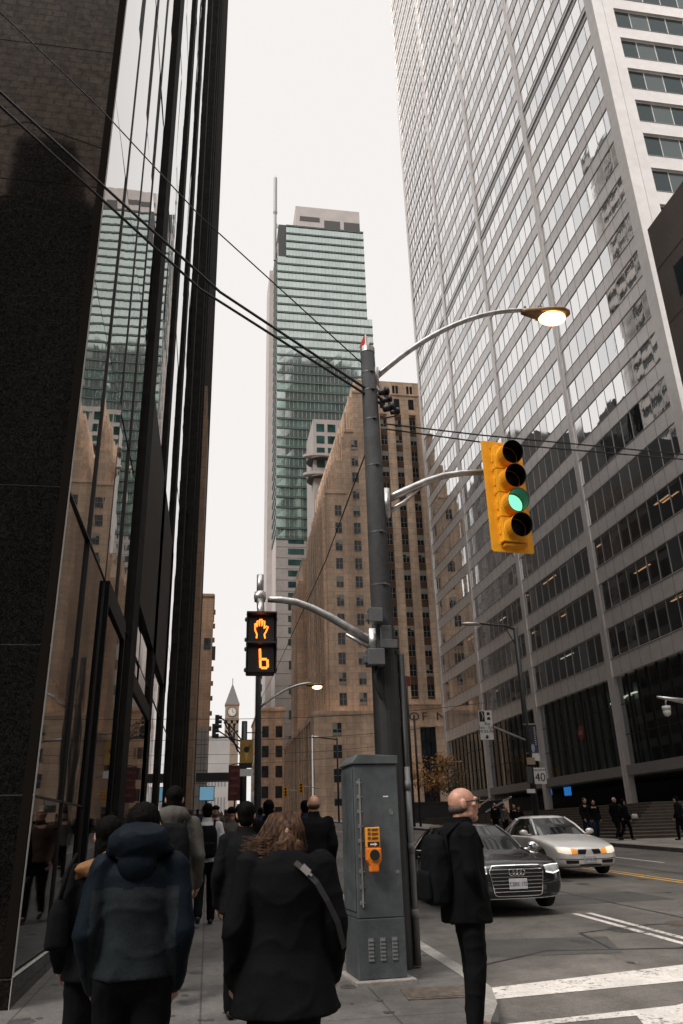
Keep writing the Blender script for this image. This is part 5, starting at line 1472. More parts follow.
bpy.data.objects.remove(rm)
rf = thing('pole_marker', 'small red and white marker flag on the very top of the traffic pole', 'marker', (PX-.06, YP, G(YP)+7.68))
b = MB(); b.tube([(0,0,0),(0,0,.24)], .012, 6); b.build('stem', WHITE_PAINT, rf)
b = MB(); b.prism([(-.10,0,.02),(-.05,0,.00),(.02,0,.20),(-.02,0,.24)], (0,.012,0)); b.build('red_tab', mat('red_plastic', (.50,.03,.02), .5), rf)
b = MB(); b.prism([(-.05,0,.0),(.02,0,.0),(.07,0,.18),(.02,0,.20)], (0,.014,0)); b.build('white_tab', WHITE_PAINT, rf)
# signal arm
b = MB()
A = [at(px_,py_,YP)-Vector((PX,YP,G(YP))) for px_,py_ in ((386,500),(405,491),(425,482),(443,476),(462,473),(488,472))]
b.tube(A, [.058,.054,.050,.046,.042,.042], 12); b.tube([A[0]+Vector((0,0,-.18)),(A[0]+A[1])/2+Vector((.1,0,-.10)),A[2]+Vector((0,0,-.03))], [.035,.03,.012], 8); b.cbox(A[0]+Vector((0,0,-.06)), (.07,.16,.40))
b.build('signal_arm', GALV, pole, smooth=True)
# traffic signal
def visor(mb, c, r=.145, ln=.23, mi=0, mi_in=1):
    """tunnel visor opening to -Y, cut away below"""
    n = 22; R0 = []; R1 = []
    c = Vector(c)
    for k in range(n+1):
        a = 2*pi*k/n-pi/2
        L_ = ln*(.62+.38*(sin(a)+1)/2)
        R0.append((r*cos(a), r*sin(a), L_))
    for rr, m_, fl in ((1.0, mi, False), (.95, mi_in, True)):
        for k in range(n):
            a, b_ = R0[k], R0[k+1]
            q = [c+Vector((a[0]*rr,0,a[1]*rr)), c+Vector((b_[0]*rr,0,b_[1]*rr)), c+Vector((b_[0]*rr,-b_[2],b_[1]*rr)), c+Vector((a[0]*rr,-a[2],a[1]*rr))]
            if fl: q = q[::-1]
            mb.quad(*q, m_)
    for k in range(n):
        a, b_ = R0[k], R0[k+1]
        mb.quad(c+Vector((a[0],-a[2],a[1])), c+Vector((b_[0],-b_[2],b_[1])), c+Vector((b_[0]*.95,-b_[2],b_[1]*.95)), c+Vector((a[0]*.95,-a[2],a[1]*.95)), mi_in)
def traffic_signal(label, pos, rz=0, lit=2, nsec=4, group=None, backplate=True, detail=True):
    r = thing('traffic_signal', label, 'traffic light', pos, rz, group)
    h = .345*nsec
    if backplate:
        b = MB(); w = .30; hh = h/2+.11
        pts = [(-w,.0,-hh+.02),(-w+.02,0,-hh),(w-.02,0,-hh),(w,0,-hh+.02),(w,0,hh-.02),(w-.02,0,hh),(-w+.02,0,hh),(-w,0,hh-.02)]
        b.prism(pts, (0,.012,0)); b.build('backplate', SIG, r, bevel=.004)
    for k in range(nsec):
        z = h/2-.1725-.345*k
        b = MB(); b.box(-.175,-.11,z-.168,.175,.10,z+.168); 
        b.box(-.19,-.06,z-.06,-.175,-.02,z+.06); b.cyl((0,-.112,z), .16, .03, 24, 0, 'y')
        sec = b.build('signal_section', SIG, r, bevel=.018)
        lens = LENS_OFF if k != lit else mat('green_lens_lit', (.1,.9,.6), .3, emit=(.22,.95,.50), stre=.62)
        b = MB(); b.ell((0,-.118,z), (.142,.03,.142), n=12, m=20); b.build('lens', lens, sec, smooth=True)
        b = MB(); visor(b, (0,-.125,z), .152, .21); b.build('visor', [SIG_D, VIS if k != lit else mat('visor_inner_black', (.012,.014,.013), .45)], sec)
    if detail:
        for sgn in (-1, 1):
            for k in range(nsec+1):
                b = MB(); b.cyl((sgn*.19, -.03, h/2-.345*k*.999), .012, .04, 8); b.build('hinge', SIG_D, r)
        b = MB()
        b.cbox((0,-.02,-h/2-.03), (.30,.14,.035)); b.build('end_cap', SIG_D, r); b = MB(); b.cbox((0,-.02,h/2+.02),(.2,.12,.03)); b.build('end_cap', SIG_D, r)
        b = MB(); b.tube([(0,.02,-h/2-.02),(0,.02,-h/2-.16)], .022, 8); b.tube([(0,.09,h/2-.5),(-.14,.09,h/2-.5)], .04, 8); b.cbox((0,.12,.05),(.06,.06,h*.9)); b.build('bracket', GALV, r)
    return r
tc = at(507, 496, 8.97)
traffic_signal('yellow four lamp traffic signal with its green lamp lit, hung on the pole arm', (tc.x, 8.97, tc.z), radians(6))
# pedestrian arm and walk signal
pb_ = at(372, 640, YP)
zA = at(270, 599, YP)
b = MB()
loc0 = Vector((PX, YP, G(YP)))
pts = [at(px, py, YP)-loc0 for px, py in ((374,642),(352,630),(330,617),(312,608),(296,602),(282,600),(268,599))]
b.tube(pts, [.055,.052,.048,.045,.043,.042,.042], 12); b.cbox(pts[0], (.14,.16,.30)); 
pt = at(346, 634, YP)-loc0; b.tube([at(374,650,YP)-loc0, pt], [.03,.02], 8)
b.build('walk_signal_arm', GALV, pole, smooth=True)
el = at(260, 597, YP)
ORANGE = mat('orange_led', (1,.35,.05), .4, emit=(1,.16,.02), stre=1.7)
ws = thing('walk_signal', 'black pedestrian signal showing an orange hand above a countdown digit', 'pedestrian signal', (at(261, 644, 8.9).x, 8.9, at(261, 644, 8.9).z))
WL = Vector(ws.location)
b = MB()
e = el-WL
b.ell(e, (.075,.075,.09)); b.cyl(e, .065, .13, 14, 0, 'x'); b.tube([e+Vector((0,0,.02)), e+Vector((0,0,.28))], .042, 10); b.tube([e, Vector((0,.05,.33))], .045, 10)
b.build('elbow', GALV, ws, smooth=True)
for k, zc in enumerate((.175, -.175)):
    b = MB(); b.box(-.165,-.02,zc-.168,.165,.16,zc+.168); 
    for sg in (-1,1):
        for dz in (-.12,.12): b.cbox((sg*.175,.03,zc+dz),(.03,.05,.05))
    sec = b.build('signal_section', DARK_PLASTIC, ws, bevel=.015)
    b = MB(); b.prism([(-.175,0,zc+.172),(.175,0,zc+.172),(.165,0,zc+.155),(-.165,0,zc+.155)], (0,-.16,0)); 
    for sg in (-1,1): b.prism([(sg*.172,-.0,zc-.168),(sg*.172,-.0,zc+.172),(sg*.172,-.16,zc+.172),(sg*.172,-.10,zc-.168)], (-sg*.008,0,0))
    b.build('hood', DARK_PLASTIC, sec)
    b = MB(); b.box(-.15,-.026,zc-.15,.15,-.02,zc+.15); b.build('screen', mat('signal_screen', (.012,.009,.008), .35), sec)
    b = MB(); y = -.034
    if k == 0:
        hand_o = [(-.055,-.115),(-.05,-.07),(-.072,-.02),(-.074,.055),(-.060,.062),(-.052,.02),(-.050,.085),(-.030,.095),(-.024,.03),(-.018,.108),(.004,.110),(.008,.03),(.016,.095),(.036,.088),(.034,.0),(.058,.028),(.078,.022),(.056,-.035),(.036,-.07),(.044,-.115)]
        b.tube([(x,y,zc+z) for x, z in hand_o], .0085, 6)
    else:
        ox = .038
        segs = [[(ox-.052,.11),(ox-.048,.0)],[(ox-.048,-.01),(ox-.042,-.105)],[(ox-.036,-.008),(ox+.028,-.008)],[(ox+.036,-.014),(ox+.040,-.10)],[(ox-.034,-.108),(ox+.032,-.108)]]
        for sg in segs: b.tube([(x,y,zc+z) for x, z in sg], .013, 6)
    b.build('hand_symbol' if k == 0 else 'countdown_digit', ORANGE, sec)
# junction boxes, strap and conduit on the pole
PB = mat('grey_enamel_box', (.085,.087,.09), .5, var=(6,.15))
for px, py, w, h, d in ((375,616,.16,.17,.16),(375,658,.20,.19,.20)):
    p = at(px, py, YP-.22)-loc0
    b = MB(); b.cbox(p, (w,d,h)); b.cbox(p+Vector((-w*.55,0,-.02)), (.05,d*.5,h*.5)); b.build('control_box', PB, pole, bevel=.008)
b = MB(); p = at(386,634,YP-.2)-loc0; b.cbox(p, (.13,.06,.2)); b.cbox(p+Vector((.02,-.03,-.13)), (.2,.08,.10))
b.build('cable_bracket', DARK_GALV, pole, bevel=.004)
b = MB(); b.tube([at(377,665,YP-.2)-loc0, at(375,676,YP-.22)-loc0, at(378,690,YP-.2)-loc0, at(383,700,YP-.2)-loc0], .02, 6); b.tube([at(376,640,YP-.19)-loc0, at(373,668,YP-.22)-loc0, at(381,694,YP-.2)-loc0], .014, 6)
b.build('cable_loop', DARK_PLASTIC, pole, smooth=True)
b = MB(); xx = .185
b.tube([(xx,-.02,.02),(xx,-.02,3.30)], .04, 12, 1); b.tube([(xx-.01,-.06,.02),(xx-.01,-.06,2.0)], .034, 12, 0)
for z in (.45, 1.1, 1.75): b.tube([(xx-.01,-.06,z),(xx-.01,-.06,z+.10)], .041, 12, 0)
b.build('conduit', [mat('grey_pvc_conduit', (.13,.13,.13), .5, var=(4,.2)), DARK_PLASTIC], pole, smooth=True)
b = MB()
for p_, s_ in (((383,392),.07),((388,408),.08),((394,412),.055),((386,400),.06)):
    p = at(*p_, YP-.1)-loc0; b.cyl(p, s_*.6, s_*1.6, 10, 0, (1,.2,.4)); b.cyl(p+Vector((.05,0,.02)), s_*.9, .03, 10, 0, (1,.2,.4))
b.tube([at(379,385,YP-.1)-loc0, at(386,398,YP-.1)-loc0, at(396,416,YP-.1)-loc0, at(384,418,YP-.1)-loc0], .016, 6)
b.build('insulator', DARK_PLASTIC, pole, smooth=True)
# overhead wires
WIRE = mat('black_cable', (.010,.010,.010), .6)
def wire(label, pts, r, group='overhead wires crossing the street', sag=0.0, far_end=None):
    P = []; pts = [Vector(p) for p in pts]
    if far_end == 'a': pts[0] = pts[0]+(pts[0]-pts[1])*14
    if far_end == 'b': pts[-1] = pts[-1]+(pts[-1]-pts[-2])*4
    for a, c in zip(pts[:-1], pts[1:]):
        a = Vector(a); c = Vector(c); n = 10
        for i in range(n):
            t = i/n; P.append(a.lerp(c, t)-Vector((0,0,sag*4*t*(1-t))))
    P.append(Vector(pts[-1]))
    o = MB(); o.tube(P, r, 6); ob = o.build('overhead_wire', WIRE, None, smooth=True)
    return tag(ob, label, 'cable', group)
pa = at(383, 400, YP); pb2 = at(384, 406, YP)
wire('upper thick black cable from the top left to the traffic pole', [at(-60, 38, 7.0), at(0, 92, 7.4), at(220, 292, 8.6), pa], .019, far_end='a')
wire('lower thick black cable from the top left to the traffic pole', [at(-60, 58, 7.0), at(0, 106, 7.4), at(200, 289, 8.6), pb2], .018, far_end='a')
wire('thin black wire from the top left to the head of the traffic pole', [at(-60, -38, 7.0), at(0, 12, 7.4), at(100, 108, 7.9), at(200, 216, 8.2), at(365, 366, YP)], .009, far_end='a')
wire('upper black wire from the traffic pole past the yellow signal', [at(386, 424, YP), at(480, 435, YP+.1), at(690, 455, 9.6), at(900, 470, 11)], .012, far_end='b')
wire('lower black wire from the traffic pole past the yellow signal', [at(386, 429, YP), at(480, 442, YP+.1), at(690, 460, 9.6), at(900, 476, 11)], .012, far_end='b')
wire('thin drooping wire from the traffic pole down to the next pole', [at(366, 452, YP), at(326, 560, 13.5), at(277, 668, 30), (1.95, 33, 6.6)], .009)
for n_, (a, c) in enumerate((((-1.4, 40, 6.9), (16.2, 43, 8.2)), ((-1.4, 52, 7.2), (16.2, 56, 8.4)), ((-1.4, 66, 7.6), (16.2, 70, 8.6)), ((-1.4, 80, 8.0), (16.2, 84, 9.0)))):
    wire('thin span wire crossing high over the far street', [a, c], .014, sag=.3)
# ------------------------------------------------------------------ grey cabinet
cabr = thing('utility_cabinet', 'tall grey steel traffic control cabinet with an angled top beside the sidewalk edge', 'cabinet', (1.70, 8.67, G(8.45)), radians(4))
CAB = mat('grey_cabinet_paint', (.066,.075,.081), .48, var=[(2.2,.22),(11,.16),(3.5,.22,(1,1,.10)),(70,.10)], bump=(30,.10,.004), rvar=(6,.15))
CABL = mat('grey_cabinet_lower_paint', (.060,.068,.074), .5, var=[(2.5,.25),(12,.2),(60,.15)])
w, d, h = .235, .275, 2.0
b = MB(); b.box(-w,-d,.56,w,d,h); b.build('body', CAB, cabr, bevel=.008)
b = MB(); b.box(-w-.004,-d-.004,.04,w+.004,d+.004,.555); b.build('lower_panel', CABL, cabr, bevel=.006)
b = MB(); b.prism([(-w-.02,-d-.02,h+.004),(w+.01,-d-.02,h+.004),(w+.01,-d-.02,h+.085),(-w+.05,-d-.02,h+.105),(-w-.02,-d-.02,h+.02)], (0,2*d+.04,0)); b.build('lid', CAB, cabr, bevel=.006)
b = MB(); b.box(-w-.012, -d+.03, .62, -w-.002, d-.03, h-.04); b.build('door', CAB, cabr, bevel=.004)
b = MB(); b.tube([(-w+.055,-d-.006,.66),(-w+.055,-d-.006,1.86)], .010, 8)
for k in range(9): 
    b.cbox((-w+.042,-d-.006,.70+k*.14), (.03,.012,.035)); b.cyl((-w+.03,-d-.012,.70+k*.14), .006, .008, 6, 0, 'y'); b.cyl((-w+.075,-d-.006,.70+k*.14), .006, .012, 6, 0, 'y')
b.build('hinge', GALV, cabr)
for cx_ in (-.115, .005, .125):
    b = MB()
    for k in range(6): b.cbox((cx_, -d-.008, .20+k*.033), (.052,.010,.012))
    b.box(cx_-.027,-d-.0052,.19,cx_+.027,-d-.0046,.39)
    b.build('vent', mat('pale_louvre_edge', (.17,.175,.18), .45), cabr)
b = MB()
for (x_, z_, w_, h_) in ((-.03,1.36,.05,.035),(.13,1.5,.04,.06),(.16,.95,.05,.03)): b.box(x_,-d-.0032,z_,x_+w_,-d-.002,z_+h_)
b.build('sticker_residue', mat('sticker_scrap', (.15,.15,.145), .7, var=(30,.5)), cabr)
b = MB(); b.cbox((.10,-d-.003,1.68), (.055,.004,.012)); b.build('label_plate', WHITE_PAINT, cabr)
b = MB(); b.box(-w-.05,-d-.08,-.12,w+.08,d+.1,.036); b.build('plinth', CONCRETE, cabr, bevel=.01)
# push button
bt = thing('push_button', 'yellow pedestrian push button with a black arrow plate, fixed on the grey cabinet', 'push button', (at(373,850,8.31).x, 8.315, at(373,850,8.31).z), radians(4))
BY = mat('button_yellow', (.72,.29,.02), .45, var=(20,.1)); BO = mat('button_orange', (.70,.17,.012), .42)
b = MB(); b.box(-.072,-.03,.02,.072,.03,.21); b.build('sign_plate', BY, bt, bevel=.008)
b = MB(); b.prism([(-.075,.03,.02),(.075,.03,.02),(.075,.03,-.09),(.045,.03,-.14),(.045,.03,-.2),(-.045,.03,-.2),(-.045,.03,-.14),(-.075,.03,-.09)], (0,-.085,0)); b.build('housing', BO, bt, bevel=.012)
b = MB(); b.cyl((0,-.062,-.045), .05, .02, 24, 0, 'y'); b.build('button', DARK_PLASTIC, bt)
b = MB(); b.cyl((0,-.054,-.045), .062, .012, 24, 0, 'y'); b.build('bezel', BY, bt)
b = MB(); b.box(-.06,-.036,.03,.06,-.031,.075); ap = b.build('arrow_plate', BLACK_PAINT, bt)
b = MB(); b.box(-.035,-.041,.046,.012,-.037,.059); b.prism([(.010,-.037,.036),(.038,-.037,.0525),(.010,-.037,.069)], (0,-.004,0)); b.build('arrow', WHITE_PAINT, ap)
b = MB()
for k, zz in enumerate((.192, .153, .112)):
    b.box(-.055,-.034,zz-.014,-.028,-.031,zz+.010); b.box(-.014,-.034,zz-.004,.052,-.031,zz+.006); b.box(-.014,-.034,zz-.014,.044,-.031,zz-.008)
b.build('instructions', mat('brown_print', (.12,.05,.012), .6), bt)
# ------------------------------------------------------------------ second pole with its lamp, dark banner pole
def second(label, x, y):
    r = utility_pole(label, x, y, None, False)
    b = MB(); pts = []
    for i in range(13):
        t = i/12; pts.append((.06+2.2*t, 0, 5.6+1.0*(1-(1-t)**1.9)))
    b.tube(pts, [.05]*13, 8); b.build('lamp_arm', GALV, r, smooth=True)
    return r
p33 = at(259, 700, 33)
second('thin dark utility pole standing farther up the sidewalk behind the walk signal', p33.x, 33)
q_ = at(306, 685, 33)
lmp = cobra_lamp('small lit street lamp on the far pole arm in front of the tan tower', (q_.x, 33, q_.z))
bp_ = at(243, 800, 46)
r = thing('banner_pole', 'black pole carrying a yellow banner far up the sidewalk', 'pole', (bp_.x, 46, G(46)))
b = MB(); b.tube([(0,0,0),(0,0,6.4)], [.2,.16], 12); b.build('shaft', BLACK_METAL, r, smooth=True)
b = MB(); b.tube([(0,-.1,5.75),(1.0,-.1,5.75)], .03, 6); b.tube([(0,-.1,3.5),(.9,-.1,3.5)], .03, 6); b.build('banner_arm', BLACK_METAL, r)
bl = Vector((bp_.x, 46, G(46)))
c0, c1 = at(240, 740, 45.8)-bl, at(253, 763, 45.8)-bl
b = MB(); b.box(c0.x,-.2,c1.z,c1.x,-.17,c0.z); bn = b.build('banner', mat('ochre_banner', (.42,.25,.05), .7, var=(2,.25)), r)
b = MB(); b.prism([(c0.x+.1,-.205,c0.z-.1),((c0.x+c1.x)/2,-.205,c1.z+.1),(c1.x-.15,-.205,c0.z-.15),(c1.x-.25,-.205,c0.z-.6),((c0.x+c1.x)/2,-.205,c1.z+.6),(c0.x+.25,-.205,c0.z-.6)], (0,-.01,0)); b.cyl(((c0.x+c1.x)/2,-.22,(c0.z+c1.z)/2+.1),.16,.02,12,1,'y'); b.build('banner_print', [mat('dark_ochre', (.62,.45,.16), .7), BLACK_PAINT], bn)
c0, c1 = at(240, 769, 45.8)-bl, at(253, 776, 45.8)-bl
b = MB(); b.box(c0.x,-.2,c1.z,c1.x,-.16,c0.z); b.build('street_name_board', WHITE_PAINT, r)
c0, c1 = at(239, 763, 45.8)-bl, at(252, 768, 45.8)-bl
b = MB(); b.box(c0.x,-.2,c1.z,c1.x,-.15,c0.z); b.build('dark_board', BLACK_PAINT, r)
b = MB(); b.cbox((.05,-.25,1.0),(.75,.4,1.9)); b.build('control_box', BLACK_METAL, r, bevel=.02)
b = MB()
for a_, c_ in (((219,716),(243,742)),((214,728),(243,752)),((224,722),(238,752)),((226,731),(243,760)),((215,738),(240,741))):
    b.tube([at(*a_,46)-bl, at((a_[0]+c_[0])/2, (a_[1]+c_[1])/2-2.5, 46)-bl, at(*c_,46)-bl], .04, 6)
b.build('mast_arm', BLACK_METAL, r)
# dark signal heads seen from the side
for px, py in ((217,722),(214,731)):
    p = at(px, py, 45.5)
    r2 = thing('side_signal', 'dark traffic signal seen edge on at the left end of the far mast arms' if py < 725 else 'lower dark signal head hanging below the far mast arms', 'traffic light', p)
    b = MB(); b.cbox((0,0,0),(.22,.35,.75)); 
    for k in range(3): b.cyl((.16,-.1,.25-.25*k), .1, .22, 10, 0, 'x')
    b.build('housing', BLACK_METAL, r2)
def small_signal(label, px, py, Y, lit=None):
    p = at(px, py, Y)
    r = thing('traffic_signal', label, 'traffic light', p, 0, 'yellow signals at the far crossing')
    b = MB(); b.cbox((0,0,0),(.62,.14,1.35)); b.build('backplate', SIG, r)
    b = MB()
    for k in range(3): b.cyl((0,-.12,.4-.4*k), .15, .2, 12, 0, 'y')
    b.build('lens', LENS_OFF, r)
    b = MB(); b.tube([(0,.1,.3),(2.6,.1,-.1)], .05, 6); b.build('arm', GALV, r)
small_signal('left yellow traffic signal far down the street by the podium', 285.5, 792, 112)
small_signal('right yellow traffic signal far down the street on the podium', 301, 788, 112)
# ------------------------------------------------------------------ far side lamp post with its signs
YF = 37.0
fb = at(524, 820, YF); ft_ = at(515, 628, YF)
r = thing('lamp_post', 'dark lamp post with a single arm on the far sidewalk before the steel tower', 'lamp post', (ft_.x, YF, G(YF)))
bl = Vector((ft_.x, YF, G(YF)))
zt = ft_.z-bl.z
b = MB(); b.tube([(0,0,0),(0,0,zt*.5),(0,0,zt)], [.16,.135,.11], 14); b.build('shaft', BLACK_METAL, r, smooth=True)
e0 = at(466, 624, YF)-bl
b = MB(); b.tube([(0,0,zt-.1),(-.5,0,zt+.10),(e0.x+.5,0,e0.z+.05)], .05, 8); b.tube([(0,0,zt-1.0),(-.5,0,zt-.05)], .03, 6); b.build('lamp_arm', BLACK_METAL, r, smooth=True)
b = MB(); b.ell((e0.x+.25,0,e0.z), (.5,.17,.10)); b.build('lamp_head', GALV, r, smooth=True)
s0, s1 = at(477.5, 711, YF)-bl, at(493.5, 740, YF)-bl
b = MB(); b.tube([at(494,727,YF)-bl, (0,0,(at(524,741,YF)-bl).z)], .05, 6); b.build('sign_arm', GALV, r)
xs_, ys_ = (s1.x-s0.x), (s0.z-s1.z)
sg = thing('lane_sign', 'white diamond lane sign with bus and car symbols on the lamp post arm', 'sign', bl+Vector(((s0.x+s1.x)/2, -.08, (s0.z+s1.z)/2)))
b = MB(); b.box(-xs_/2,-.02,-ys_/2,xs_/2,.02,ys_/2); b.build('panel', WHITE_PAINT, sg, bevel=.01)
b = MB(); b.box(-xs_/2+.03,-.026,.12*ys_,-.06*xs_,-.021,ys_/2-.03); b.box(-.3*xs_,-.03,-.44*ys_,.3*xs_,-.03,-.44*ys_) if False else None
b.prism([(-.12,-.021,-.40*ys_),(.0,-.021,-.47*ys_),(.12,-.021,-.40*ys_),(.05,-.021,-.40*ys_),(.05,-.021,-.34*ys_),(-.05,-.021,-.34*ys_),(-.05,-.021,-.40*ys_)], (0,-.005,0))
b.box(.12*xs_,-.026,.34*ys_,.34*xs_,-.021,.44*ys_); b.box(.12*xs_,-.026,.18*ys_,.36*xs_,-.021,.25*ys_); b.box(.16*xs_,-.026,.25*ys_,.32*xs_,-.021,.28*ys_)
b.build('symbols', BLACK_PAINT, sg)
b = MB(); cx_, cz_ = -.27*xs_, .31*ys_; ww, hh = .1*xs_, .15*ys_
pts = [(cx_,-.03,cz_+hh),(cx_+ww,-.03,cz_),(cx_,-.03,cz_-hh),(cx_-ww,-.03,cz_),(cx_,-.03,cz_+hh)]
b.tube(pts, .018, 5); b.build('diamond', WHITE_PAINT, sg)
for body, zz, sz in (('Bus', .05, .22), ('7am - 7pm', -.08, .20), ('MON-FRI', -.22, .21)):
    t_ = text('lettering', body, sz, BLACK_PAINT, sg, (.1*xs_ if body == 'Bus' else 0, -.024, zz*ys_), (pi/2,0,0), .003, world=False, sx=.9)
# banner on the post
s0, s1 = at(526, 725, YF)-bl, at(539, 760, YF)-bl
bn = thing('post_banner', 'dark blue and grey vertical banner on the far lamp post', 'banner', bl+Vector(((s0.x+s1.x)/2, -.1, (s0.z+s1.z)/2)))
w2, h2 = (s1.x-s0.x)/2, (s0.z-s1.z)/2
b = MB(); b.box(-w2,-.01,-h2*.25,w2,.01,h2); b.build('upper_cloth', mat('charcoal_banner', (.035,.033,.045), .7, var=(4,.3)), bn)
b = MB(); b.box(-w2,-.01,-h2*.62,w2,.01,-h2*.25); b.build('blue_cloth', mat('blue_banner', (.06,.07,.20), .7, var=(6,.5)), bn)
b = MB(); b.prism([(-w2,-.01,-h2),(w2,-.01,-h2*1.08),(w2,-.01,-h2*.62),(-w2,-.01,-h2*.62)], (0,.02,0)); b.build('white_cloth', WHITE_PAINT, bn)
b = MB(); b.tube([(-w2-.2,0,h2+.02),(w2,0,h2+.02)], .025, 6); b.tube([(-w2-.2,0,-h2*.62),(w2,0,-h2*.62)], .02, 6); b.build('rod', GALV, bn)
b = MB()
for k in range(9): b.box(w2*.35,-.016,h2*(.85-.12*k)-.06,w2*.72,-.011,h2*(.85-.12*k))
b.ell((-.05,-.02,-h2*.35),(.09,.01,.2)); b.build('banner_print', mat('pale_print', (.35,.36,.42), .7), bn)
# speed sign
s0, s1 = at(532, 768, YF)-bl, at(546, 784, YF)-bl
sg = thing('speed_sign', 'white speed limit sign reading 40 on the far lamp post', 'sign', bl+Vector(((s0.x+s1.x)/2, -.12, (s0.z+s1.z)/2)))
w2, h2 = (s1.x-s0.x)/2, (s0.z-s1.z)/2
b = MB(); b.box(-w2,-.015,-h2,w2,.015,h2); b.build('panel', WHITE_PAINT, sg, bevel=.01)
text('lettering', '40', h2*1.45, BLACK_PAINT, sg, (0,-.019,-h2*.22), (pi/2,0,0), .004, world=False)
text('lettering', 'MAXIMUM', h2*.36, BLACK_PAINT, sg, (0,-.019,h2*.70), (pi/2,0,0), .004, world=False)
for py, hh, m_, lb in ((761, .32, mat('tan_tag', (.35,.27,.2), .6), 'small tan notice plate below the banner on the far lamp post'), (775, .75, DARK_GALV, 'narrow grey plate left of the 40 sign'), (791, .18, WHITE_PAINT, 'small pale plate low on the far lamp post')):
    p = at(531 if py != 775 else 529.5, py, YF-.15); c = MB(); c.cbox((0,0,0), (.42 if py != 775 else .28,.02,hh)); 
    o = c.build('notice_plate', m_); o.location = p; tag(o, lb, 'sign')
# security camera and arm at the right edge
p = at(667, 712, 30)
r = thing('security_camera', 'white dome camera hanging from a grey arm at the right edge', 'camera', p)
b = MB(); b.ell((0,0,0), (.16,.16,.18)); b.cyl((0,0,.16), .17, .16, 14); b.build('dome', WHITE_PAINT, r, smooth=True)
b = MB(); b.tube([(0,0,.2),(.02,0,.42),(.12,0,.52),(.28,0,.5)], .035, 8); b.build('hook', GALV, r, smooth=True)
r = thing('camera_arm', 'pale tapered steel arm reaching in from the right edge', 'arm', at(683, 702, 30))
b = MB(); a0 = at(657,697,30)-Vector(r.location); b.tube([a0, at(683,701,30)-Vector(r.location), at(760,712,30)-Vector(r.location)], [.05,.12,.16], 8)
po = at(760, 712, 30); b.tube([po-Vector(r.location), Vector((po.x, 30, G(30)))-Vector(r.location)], .16, 10)
b.build('arm', GALV, r, smooth=True)
# two thin dark flag poles on the far sidewalk
for px, red, lb in ((406, True, 'thin dark pole with a small red pennant, just right of the traffic pole'), (414, False, 'thin dark pole between the red pennant pole and the autumn tree')):
    tpt = at(px, 676 if red else 715, 70)
    r = thing('flag_pole', lb, 'pole', (tpt.x, 70, G(70)))
    b = MB(); b.tube([(0,0,0),(0,0,tpt.z-G(70))], .10, 8); b.build('shaft', BLACK_METAL, r, smooth=True)
    if red:
        b = MB(); b.box(-.05,-.08,tpt.z-G(70)-.95,.35,-.05,tpt.z-G(70)-.05); b.build('pennant', mat('red_pennant', (.30,.03,.025), .7), r)
# lamp post by the podium
tpt = at(337, 738, 105)
r = thing('lamp_post', 'slim black lamp post with a short arm in front of the podium', 'lamp post', (tpt.x, 105, G(105)))
b = MB(); b.tube([(0,0,0),(0,0,tpt.z-G(105))], .12, 8); a0 = at(316,737,105)-Vector(r.location); b.tube([(0,0,tpt.z-G(105)-.2),a0], .09, 6); b.build('shaft', BLACK_METAL, r, smooth=True)
b = MB(); b.ell(a0, (.6,.2,.15)); b.build('lamp_head', GALV, r, smooth=True)
# clutter at the end of the sidewalk: screen, red sign, canopy
p = at(206.5, 794, 58)
r = thing('advert_screen', 'lit pale blue advertising screen standing at the end of the sidewalk', 'screen', p)
a0, a1 = at(200,787,58)-p, at(213.5,800,58)-p
b = MB(); b.box(a0.x-.05,0,a1.z-.05,a1.x+.05,.15,a0.z+.05); b.box(-.08,.03,G(58)-p.z,.08,.12,a1.z); b.build('case', BLACK_METAL, r)
b = MB(); b.box(a0.x,-.01,a1.z,a1.x,-.002,a0.z); b.build('display', mat('blue_display', (.1,.3,.45), .4, emit=(.20,.42,.58), stre=.22), r)
p = at(235, 782, 52)
r = thing('hanging_sign', 'dark red sign board hung beside the banner pole', 'sign', p)
b = MB(); b.box(-.42,-.04,-1.1,.42,.04,1.0); b.build('board', mat('dark_red_sign', (.075,.013,.012), .6, var=(3,.5)), r, bevel=.02)
b = MB(); b.tube([(-.42,0,1.0),(.9,0,1.25)], .03, 6); b.tube([(0,0,-1.1),(0,0,G(52)-p.z)], .05, 6); b.build('bracket', BLACK_METAL, r)
b = MB()
for k in range(4): b.box(-.3,-.05,.6-k*.45,.25-.1*(k%2),-.041,.75-k*.45)
b.build('sign_print', mat('pale_red_print', (.16,.04,.035), .6), r)
a0, a1 = at(196,773,100), at(244,780,100)
r = thing('entrance_canopy', 'flat dark canopy reaching over the far end of the sidewalk', 'canopy', ((a0.x+a1.x)/2, 100, a1.z))
b = MB(); b.box(a0.x,100,a1.z,a1.x,103,a0.z); b.build('roof_slab', BLACK_METAL, r, world=True)
b = MB(); b.tube([(a1.x-.3,101,a1.z),(a1.x-.3,101,G(101))], .1, 8); b.build('post', BLACK_METAL, r, world=True)
# stair hand rails before the plaza
for k, (p0, p1) in enumerate((((477,807),(491,798)),((486,812),(511,797)))):
    a = at(*p0, 50); c = at(*p1, 46)
    o = MB(); o.tube([a, c], .05, 6); o.tube([a, a-Vector((0,0,.9))], .03, 6, 1); o.tube([c, c-Vector((0,0,.9))], .03, 6, 1)
    ob = o.build('stair_rail', [WHITE_PAINT, BLACK_METAL]); tag(ob, 'short white stair rail beside the bald man\'s face' if k == 0 else 'long white stair rail between the bald man and the silver car', 'railing')
